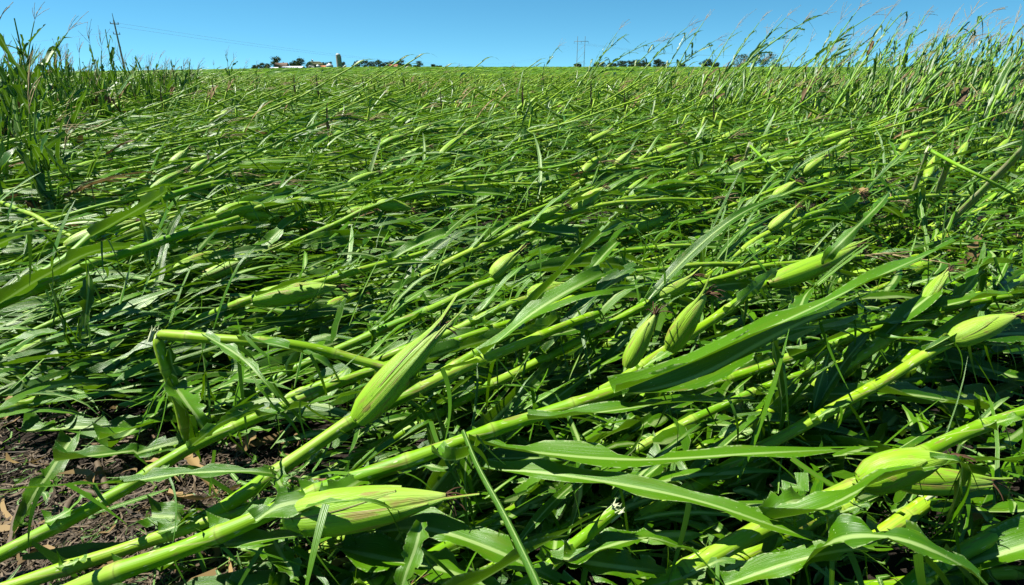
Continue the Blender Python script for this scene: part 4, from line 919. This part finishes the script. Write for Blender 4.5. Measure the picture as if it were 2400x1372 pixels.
def old_stalk(a, b, r, lab):
    P = resample(A([at(*a, .02), at(*b, .025)]), n=7)[0]; P[:, 2] += np.sin(np.linspace(0, 3, 7)) * .004
    tag(Geo().add(*tube(P, r * (1 + .15 * np.sin(np.arange(7) * 2.1)), 8, tint=(.6, 0, .4))).obj('old_stalk', 'residue'), lab, 'old stalk', 'old stalk pieces on the soil')
for a, b, r, lab in (((22, 1300), (48, 1190), .008, 'grey weathered stalk piece standing out at the lower left edge of bare soil'), ((238, 1010), (272, 1075), .006, 'short grey stalk piece lying on the bare soil, upper one'),
                     ((228, 1085), (252, 1150), .0065, 'grey split stalk piece on bare soil left of the snapped stalk'), ((180, 1150), (245, 1165), .006, 'flat grey stalk piece under the long bare stalk'), ((150, 1215), (165, 1175), .007, 'thin old stalk piece by the curling leaf on soil')):
    old_stalk(a, b, r, lab)
rg = random.Random(4)
for k, (pts, W, lab) in enumerate(([[(440, 1060, .03), (465, 1100, .05), (500, 1150, .03), (520, 1165, .02)], .03, 'twisted tan dead leaf at the foot of the snapped upright stalk'],
        [[(390, 1160, .02), (470, 1172, .05), (540, 1150, .05), (580, 1130, .03)], .035, 'long tan dead leaf on soil between the two front stalks'],
        [[(330, 1075, .03), (380, 1090, .05), (420, 1130, .03)], .02, 'narrow curled tan leaf on the bare soil'],
        [[(600, 985, .10), (585, 1030, .07), (555, 1060, .03)], .045, 'pale tan husk blade hanging under the long front stalk'],
        [[(0, 860, .04), (30, 830, .09), (60, 800, .1)], .04, 'tan dead leaf at the left edge beneath green corn'],
        [[(10, 985, .03), (30, 930, .07), (50, 905, .06)], .03, 'second tan dead leaf at the left edge, lower down'],
        [[(2260, 1240, .06), (2300, 1215, .1), (2330, 1245, .07)], .045, 'tan dead husk behind the shade-darkened stalk in the right corner'],
        [[(720, 1372, .03), (790, 1330, .06), (870, 1290, .07)], .04, 'yellow tan dead blade at the bottom edge left of centre'],
        [[(1995, 460, .38), (2010, 445, .42), (2026, 452, .42), (2032, 470, .36)], .05, 'curled brown dead husk at the tip of an ear, right mid-field'])):
    C, _ = resample(smooth_path(A([at(*p) for p in pts])), n=14)
    tag(leaf_mesh(C, W, rg, roll=rg.uniform(-.6, .6), twist=1.0, cut=.95, rag=.4, cols=5, tone=.75, cup=.5, shreds=1).obj('dead_leaf', 'dry_leaf'), lab, 'dead leaf', 'dead leaves one can pick out')

# ------------------------------------------------------------------ farm, trees, poles and lines at the horizon
def tree(px0, px1, py_top, dist, seed, label, group, sparse=1.0, lean=.12, tone=.5):
    rg = random.Random(seed); rs = np.random.RandomState(seed)
    b = at_dist((px0 + px1) / 2, dist); b[2] = float(gz(b[0], b[1])); Wd = abs(at_dist(px1, dist)[0] - at_dist(px0, dist)[0])
    d = ray((px0 + px1) / 2, py_top); H = CAM_H + d[2] / d[1] * dist - b[2]; H = max(H, 3)
    root = empty('tree', b); tr = Geo(); trunk = A([[0, 0, -.3], [0, 0, H * .25], [H * lean * .3, 0, H * .55], [H * lean * .6, 0, H * .8]])
    tr.add(*tube(resample(trunk, n=9)[0], np.linspace(.022, .008, 9) * H, 8)); cr = Geo(); n = max(14, int(20 * Wd / H)); cs = []
    for q in range(n):
        z = H * rs.uniform(.10, .92); ww = max(.62, math.sin(min(1, max(.1, (z / H - .08) / .9)) * math.pi) ** .5)
        c = A([rs.uniform(-1, 1) * Wd * .42 * ww + lean * z, rs.uniform(-1, 1) * Wd * .4 * ww, z]); cs.append(c)
        s = A([lean * z * .4, 0, z * .55]); tr.add(*tube(resample(A([s, (s + c) / 2 + UP * .04 * H, c]), n=5)[0], np.linspace(.008, .003, 5) * H, 4))
        m = int(70 * sparse); rad = H * rs.uniform(.11, .2); p = c + rs.randn(m, 3) * A([1.15, 1.15, .75]) * rad * .6; sz = rs.uniform(.03, .065, m)[:, None] * max(H, 9)
        u = rs.randn(m, 3); u /= np.linalg.norm(u, axis=1)[:, None]; v = np.cross(u, rs.randn(m, 3)); v /= np.linalg.norm(v, axis=1)[:, None]
        V = np.stack([p - u * sz, p - v * sz * .6, p + u * sz, p + v * sz * .6], 1).reshape(-1, 3)
        cr.add(V, np.arange(4 * m).reshape(-1, 4), None, np.repeat(np.c_[np.clip(tone + rs.randn() * .22 + rs.randn(m) * .15, 0, 1), np.zeros(m), np.zeros(m)], 4, axis=0))
    tr.obj('trunk', 'bark', root); cr.obj('crown', 'tree_leaves', root); tag(root, label, 'tree', group); return root
FT = [(588, 606, 152, 'low bushy tree at the far left end of the farm'), (604, 622, 148, 'rounded dark tree left of the tall tree by the brown-roofed building'), (618, 636, 150, 'small dark tree touching the tall tree left of the farm'), (637, 659, 133, 'tall dark tree behind the brown-roofed building'),
      (676, 698, 139, 'broad green tree behind the long white shed, left half'), (692, 713, 136, 'broad green tree behind the long white shed, right half'), (740, 752, 147, 'thin tree behind the grain bins'), (752, 766, 146, 'feathery tree between the grain bins'), (766, 779, 145, 'thin tree right of the grain bins'),
      (798, 813, 145, 'bush shaped tree touching the right side of the silo'), (828, 846, 143, 'first tree of the row right of the silo'), (845, 865, 141, 'second tree of the row right of the silo, with a flat top'), (862, 880, 144, 'third tree of the row right of the silo'), (876, 896, 141, 'tallest tree of the row right of the silo'), (895, 912, 146, 'round dark tree left of the red-roofed house'),
      (908, 924, 144, 'tree behind the red-roofed house'), (926, 950, 141, 'wind-bent tree right of the red-roofed house'), (949, 965, 149, 'low tree right of the wind-bent tree'), (972, 990, 144, 'lone pointed tree well right of the house'), (968, 978, 153, 'bush at the left foot of the lone pointed tree'), (1008, 1021, 151, 'small tree, left of the last two at the right end of the farm'), (1026, 1037, 154, 'last low bush at the right end of the farm'), (1020, 1028, 156, 'tiny bush between the last two small trees')]
for k, (a, b, t, lab) in enumerate(FT): tree(a, b, t, 880 + (k * 37) % 60, 60 + k, lab, 'trees around the farm', tone=.45)
RT = [(1390, 1417, 147, 'leftmost low tree of the right-hand tree line, right of the pylon'), (1420, 1444, 149, 'second low tree of the right-hand tree line'), (1446, 1472, 144, 'third tree of the right-hand tree line, rounded'), (1466, 1494, 142, 'fourth tree of the right-hand tree line, broad'), (1490, 1508, 141, 'pointed tree in the middle of the right-hand tree line'), (1504, 1526, 147, 'low tree right of the pointed one'),
      (1527, 1548, 140, 'high tree of the right-hand tree line, sixth along'), (1545, 1566, 146, 'low tree ending the first run of the right-hand tree line'), (1588, 1604, 149, 'small lone tree between leaning stalks'), (1640, 1664, 139, 'grey-green tree seen behind leaning stalks'), (1662, 1682, 147, 'low tree right of the grey-green one behind leaning stalks'),
      (2222, 2252, 136, 'thin tree glimpsed through the leaning corn, far right'), (2254, 2270, 146, 'small tree right of the thin one through the leaning corn'), (1345, 1361, 151, 'small bush at the foot of the pylon')]
for k, (a, b, t, lab) in enumerate(RT): tree(a - 3, b + 3, t - 1, 900 + (k * 41) % 80 if k < 13 else 560, 160 + k, lab, 'trees of the right-hand tree line', tone=.3)
for k, (a, b, t) in enumerate(((1718, 1750, 124), (1745, 1778, 126), (1770, 1806, 123), (1800, 1825, 130))):
    tree(a, b, t, 640 + 20 * k, 260 + k, f'tall storm-thinned tree behind the leaning corn, {ORD[k]} of four from the left', 'storm-thinned trees', sparse=.34, lean=.05, tone=.25)

def at_ground(px_, dist): p = at_dist(px_, dist); p[2] = float(gz(p[0], p[1])) - .1; return p
def wid(px0, px1, dist): return abs(at_dist(px1, dist)[0] - at_dist(px0, dist)[0])
def hgt(py_, px_, dist): d = ray(px_, py_); return CAM_H + d[2] / d[1] * dist - float(gz(*at_dist(px_, dist)[:2]))
def part(name, mat, parent, *shapes, smooth=False):
    g = Geo()
    for s in shapes: g.add(*s)
    return g.obj(name, mat, parent, None, smooth)
def prism(prof, y0, y1):                                           # a profile in x-z drawn out along y
    k = len(prof); V = A([[x, y0, z] for x, z in prof] + [[x, y1, z] for x, z in prof]); Q = [(i, (i + 1) % k, k + (i + 1) % k, k + i) for i in range(k)]
    for b, f in ((0, 1), (k, -1)):
        for i in range(0, k - 2, 2): Q.append([(b, b + i + 1, b + i + 2, b + min(i + 3, k - 1)), (b + min(i + 3, k - 1), b + i + 2, b + i + 1, b)][f < 0])
    return V, A(Q)
def slab(a, b, y0, y1, t=.25):                                     # a roof slope from a to b (x, z) with thickness
    (x0, z0), (x1, z1) = a, b; n = unit(A([-(z1 - z0), 0, x1 - x0])); n = n if n[2] > 0 else -n
    lo = [(x0, z0), (x1, z1), (x1 + n[0] * t, z1 + n[2] * t), (x0 + n[0] * t, z0 + n[2] * t)]
    return prism(lo, y0, y1)
def silo():
    D = 850; r = wid(789.5, 800.5, D) / 2; H = hgt(130, 795, D); root = empty('silo', at_ground(795, D))
    part('shaft', 'silo_concrete', root, tube(A([[0, 0, 0], [0, 0, H * .5], [0, 0, H]]), r, 28)[:2], smooth=True)
    part('hoops', 'weathered_boards', root, *[tube(A([[0, 0, z], [0, 0, z + .12]]), r + .04, 28)[:2] for z in np.arange(1, H, 1.1)])
    t = np.linspace(0, math.pi / 2, 8); part('dome', 'galvanised', root, tube(np.stack([0 * t, 0 * t, H + .003 + np.sin(t) * r * .85], 1), (r + .12) * np.maximum(.02, np.cos(t)), 28)[:2], smooth=True)
    part('chute', 'galvanised', root, box((r + .45, -.3, H * .5), (.9, .9, H * .98)))
    tag(root, 'tall round concrete silo with a metal dome', 'silo')
silo()
def barn():
    D = 840; w_ = wid(716, 738, D); H = hgt(144.5, 727, D); root = empty('barn', at_ground(727, D)); root.rotation_euler = (0, 0, R(-18)); h = w_ / 2; e = H * .42; k = H * .8
    part('wall', 'weathered_boards', root, prism([(-h, 0), (h, 0), (h, e), (h * .62, k), (0, H), (-h * .62, k), (-h, e)], 0, 22))
    part('roof', 'mossy_shingles', root, *[slab(a, b, -.5, 22.5) for a, b in (((-h - .5, e - .5), (-h * .62, k + .02)), ((-h * .62, k), (0, H + .05)), ((0, H + .05), (h * .62, k)), ((h * .62, k + .02), (h + .5, e - .5)))])
    d = part('door', 'dark_opening', root, box((0, -.05, 1.9), (3.6, .08, 3.8))); part('door_frame', 'white_paint', d, box((-1.95, -.08, 1.9), (.25, .1, 3.8)), box((1.95, -.08, 1.9), (.25, .1, 3.8)), box((0, -.08, 3.93), (4.15, .1, .25)))
    part('hay_door', 'dark_opening', root, box((0, -.05, k * .82), (1.8, .08, 2)))
    for x in (-h * .62, h * .62): f = part('window', 'white_paint', root, box((x, -.04, 2.2), (1.3, .07, 1.3))); part('pane', 'dark_opening', f, box((x, -.09, 2.2), (1, .04, 1)))
    c = part('cupola', 'white_paint', root, box((0, 6, H + .9), (1.6, 1.6, 1.8))); part('cupola_roof', 'white_metal', c, slab((-1.1, H + 1.75), (0, H + 2.7), 5, 7, .1), slab((0, H + 2.7), (1.1, H + 1.75), 5, 7, .1))
    tag(root, 'grey gambrel-roofed wooden barn with a mossy roof and white cupola', 'barn')
barn()
def gabled(name, px0, px1, py_eave, py_top, D, depth, wall, roof, label, cat, doors=(), windows=(), chimney=False, rot=0):
    w_ = wid(px0, px1, D); m = (px0 + px1) / 2; e, H = hgt(py_eave, m, D), hgt(py_top, m, D); root = empty(name, at_ground(m, D)); root.rotation_euler = (0, 0, R(rot)); h = depth / 2; x = w_ / 2
    sw = lambda VQ: (VQ[0][:, [1, 0, 2]], VQ[1][:, ::-1])
    part('wall', wall, root, sw(prism([(-h, 0), (h, 0), (h, e), (0, H), (-h, e)], -x, x)))
    rf = part('roof', roof, root, sw(slab((-h - .5, e - .35), (0, H + .02), -x - .5, x + .5, .22)), sw(slab((0, H + .02), (h + .5, e - .35), -x - .5, x + .5, .22)))
    if chimney: part('chimney', 'brick_brown', rf, box((x * .3, 0, H + .5), (.8, .8, 1.8)))
    for q, ww, hh in doors: part('door', 'dark_opening', root, box((q * x, -h - .04, hh / 2), (ww, .06, hh)))
    for q, z in windows: f = part('window', 'white_paint', root, box((q * x, -h - .04, z), (1.3, .06, 1.5))); part('pane', 'dark_opening', f, box((q * x, -h - .09, z), (1.0, .04, 1.2)))
    tag(root, label, cat)
gabled('brick_building', 647, 675, 153.5, 147.5, 860, 10, 'brick_brown', 'brown_shingles', 'brown brick building with a brown roof behind the long white shed', 'building', doors=((-.5, 2.4, 3),), windows=((0, 2), (.4, 2), (.75, 2)), chimney=True)
gabled('long_shed', 664, 711, 158.2, 155.6, 815, 13, 'white_metal', 'white_metal', 'long low white metal shed in front of the farm', 'shed', doors=((-.6, 4, 2.2), (.1, 4.5, 2.4), (.5, 4, 2.4)))
gabled('small_shed', 634, 652, 160.5, 158.2, 805, 8, 'white_paint', 'white_metal', 'small white shed at the left end of the long shed', 'shed', doors=((0, 3, 2),))
gabled('small_shed', 752, 764, 157, 154.0, 850, 8, 'white_paint', 'orange_rust', 'small shed with a rust orange roof between the grain bins', 'shed', doors=((.2, 2, 2.2),))
gabled('farmhouse', 913, 932, 156, 151.5, 860, 8, 'white_paint', 'red_shingles', 'white house with a dull red roof among the trees right of the silo', 'house', doors=((.1, 1.1, 2.2),), windows=((-.7, 1.6), (-.35, 1.6), (.5, 1.6), (.8, 1.6)), chimney=True)
def grain_bin(px0, px1, py_eave, py_top, D, label):
    r = wid(px0, px1, D) / 2; m = (px0 + px1) / 2; e, H = hgt(py_eave, m, D), hgt(py_top, m, D); root = empty('grain_bin', at_ground(m, D))
    part('wall', 'galvanised', root, tube(A([[0, 0, 0], [0, 0, e]]), r, 24)[:2], smooth=True)
    part('roof', 'white_metal', root, tube(A([[0, 0, e - .05], [0, 0, e + .01], [0, 0, H]]), [r + .12, r + .12, .4], 24)[:2])
    part('vent_cap', 'galvanised', root, tube(A([[0, 0, H + .003], [0, 0, H + .5]]), .5, 12)[:2])
    part('door', 'weathered_boards', root, box((0, -r - .04, 1.3), (1, .12, 2)))
    tag(root, label, 'grain bin', 'grain bins of the farm')
grain_bin(738.5, 751, 155, 151.5, 845, 'smaller round metal grain bin beside the barn'); grain_bin(764, 781, 154, 148, 850, 'larger round metal grain bin with a pointed roof left of the silo')

PYL_D = 540
def rod(a, b, r, seg=6): return tube(resample(A([a, b]), n=3)[0], r, seg)[:2]
def pylon():
    D = PYL_D; p = at_ground(1360, D); root = empty('pylon', p); H = hgt(85, 1360, D); s = wid(1352, 1369, D) / 2; zc = hgt(97, 1360, D)
    for x in (-s, s): part('leg', 'pole_wood', root, tube(A([[x, 0, -.5], [x, 0, H * .5], [x * 1.02, 0, H]]), [.26, .22, .17], 8)[:2])
    part('crossarm', 'pole_wood', root, box((0, -.3, zc), (wid(1345, 1377, D), .3, .35)))
    part('brace', 'pole_wood', root, rod((-s, .25, zc * .30), (s, .25, zc * .62), .09)); part('brace', 'pole_wood', root, rod((-s, .25, zc * .62), (s, .25, zc * .86), .09)); part('brace', 'pole_wood', root, rod((-s, .25, .2), (s, .25, zc * .3), .09))
    for x in (-2 * s + .3, 0, 2 * s - .3): part('insulator', 'insulator', root, tube(A([[x, -.3, zc - .18], [x, -.3, zc - 1.7]]), [.12, .1], 6)[:2])
    tag(root, 'two-legged wooden power pylon with one crossarm on the horizon', 'pylon'); return p, s, zc
PP, PS, PZ = pylon()
def pole():
    D = 95; b = at_ground(291, D); H = hgt(30, 264, D) * 1.0; root = empty('utility_pole', b); zc = H * .84
    part('pole', 'pole_wood', root, tube(A([[0, 0, -.5], [0, 0, zc * .5], [0, 0, zc + .5]]), [.15, .13, .10], 10)[:2])
    part('top_pin', 'wire_metal', root, tube(A([[0, 0, zc + .5], [0, 0, H]]), [.06, .035], 6)[:2])
    part('crossarm', 'pole_wood', root, rod((-.15, -.75, zc), (.15, .75, zc), .07)); part('crossarm', 'pole_wood', root, rod((-.12, -.6, zc - 1.4), (.12, .6, zc - 1.4), .06))
    for y, z in ((-.7, zc), (.7, zc), (-.55, zc - 1.4), (.55, zc - 1.4)): part('insulator', 'insulator', root, tube(A([[y * .2, y, z + .06], [y * .2, y, z + .26]]), [.06, .05], 6)[:2])
    tag(root, 'lone grey utility pole above the left standing corn', 'utility pole'); return b, zc
PB, PC = pole()
def wire(a, b, sag, lab, r=.03, n=60):
    t = np.linspace(0, 1, n)[:, None]; P = A(a) * (1 - t) + A(b) * t - UP * (4 * sag * t * (1 - t)); tag(Geo().add(*tube(P, r, 4)).obj('power_line', 'wire_metal'), lab, 'power line', 'power lines')
for k, (x, da, sg) in enumerate(((-1.9 * PS, .2, 10.5), (0, -.35, 10.5))):
    wire(PB + A([0, -.5 + k, PC + da]), PP + A([x, -.3, PZ - 1.7]), sg, ('upper' if k == 0 else 'lower') + ' of two thin wires sagging from the left pole to the pylon', r=.011)
for k, x in enumerate((-1.9 * PS, 0, 1.9 * PS)):
    wire(PP + A([x, -.3, PZ - 1.7]), PP + A([300 + x, 260, PZ - 3]), 6.5, f'wire running right from the pylon, {("left", "middle", "right")[k]} of its three insulators', r=.03)
wire(PB + A([0, 0, PC - 1]), PB + A([-140, 60, PC - 1]), 2.5, 'wire running out of the picture to the left of the lone pole', r=.01)
def road():
    y = np.linspace(10, 400, 60); x0 = -.72 * y - 3.5; V = np.stack([np.r_[x0 - 4, x0], np.r_[y, y], np.r_[gz(x0 - 4, y), gz(x0, y)] + .05], 1).reshape(2, -1, 3).transpose(1, 0, 2).reshape(-1, 3)
    tag(Geo().add(V, grid(60, 2)).obj('road', 'gravel'), 'pale gravel road glimpsed behind the left standing corn', 'road', None, 'structure')
road()
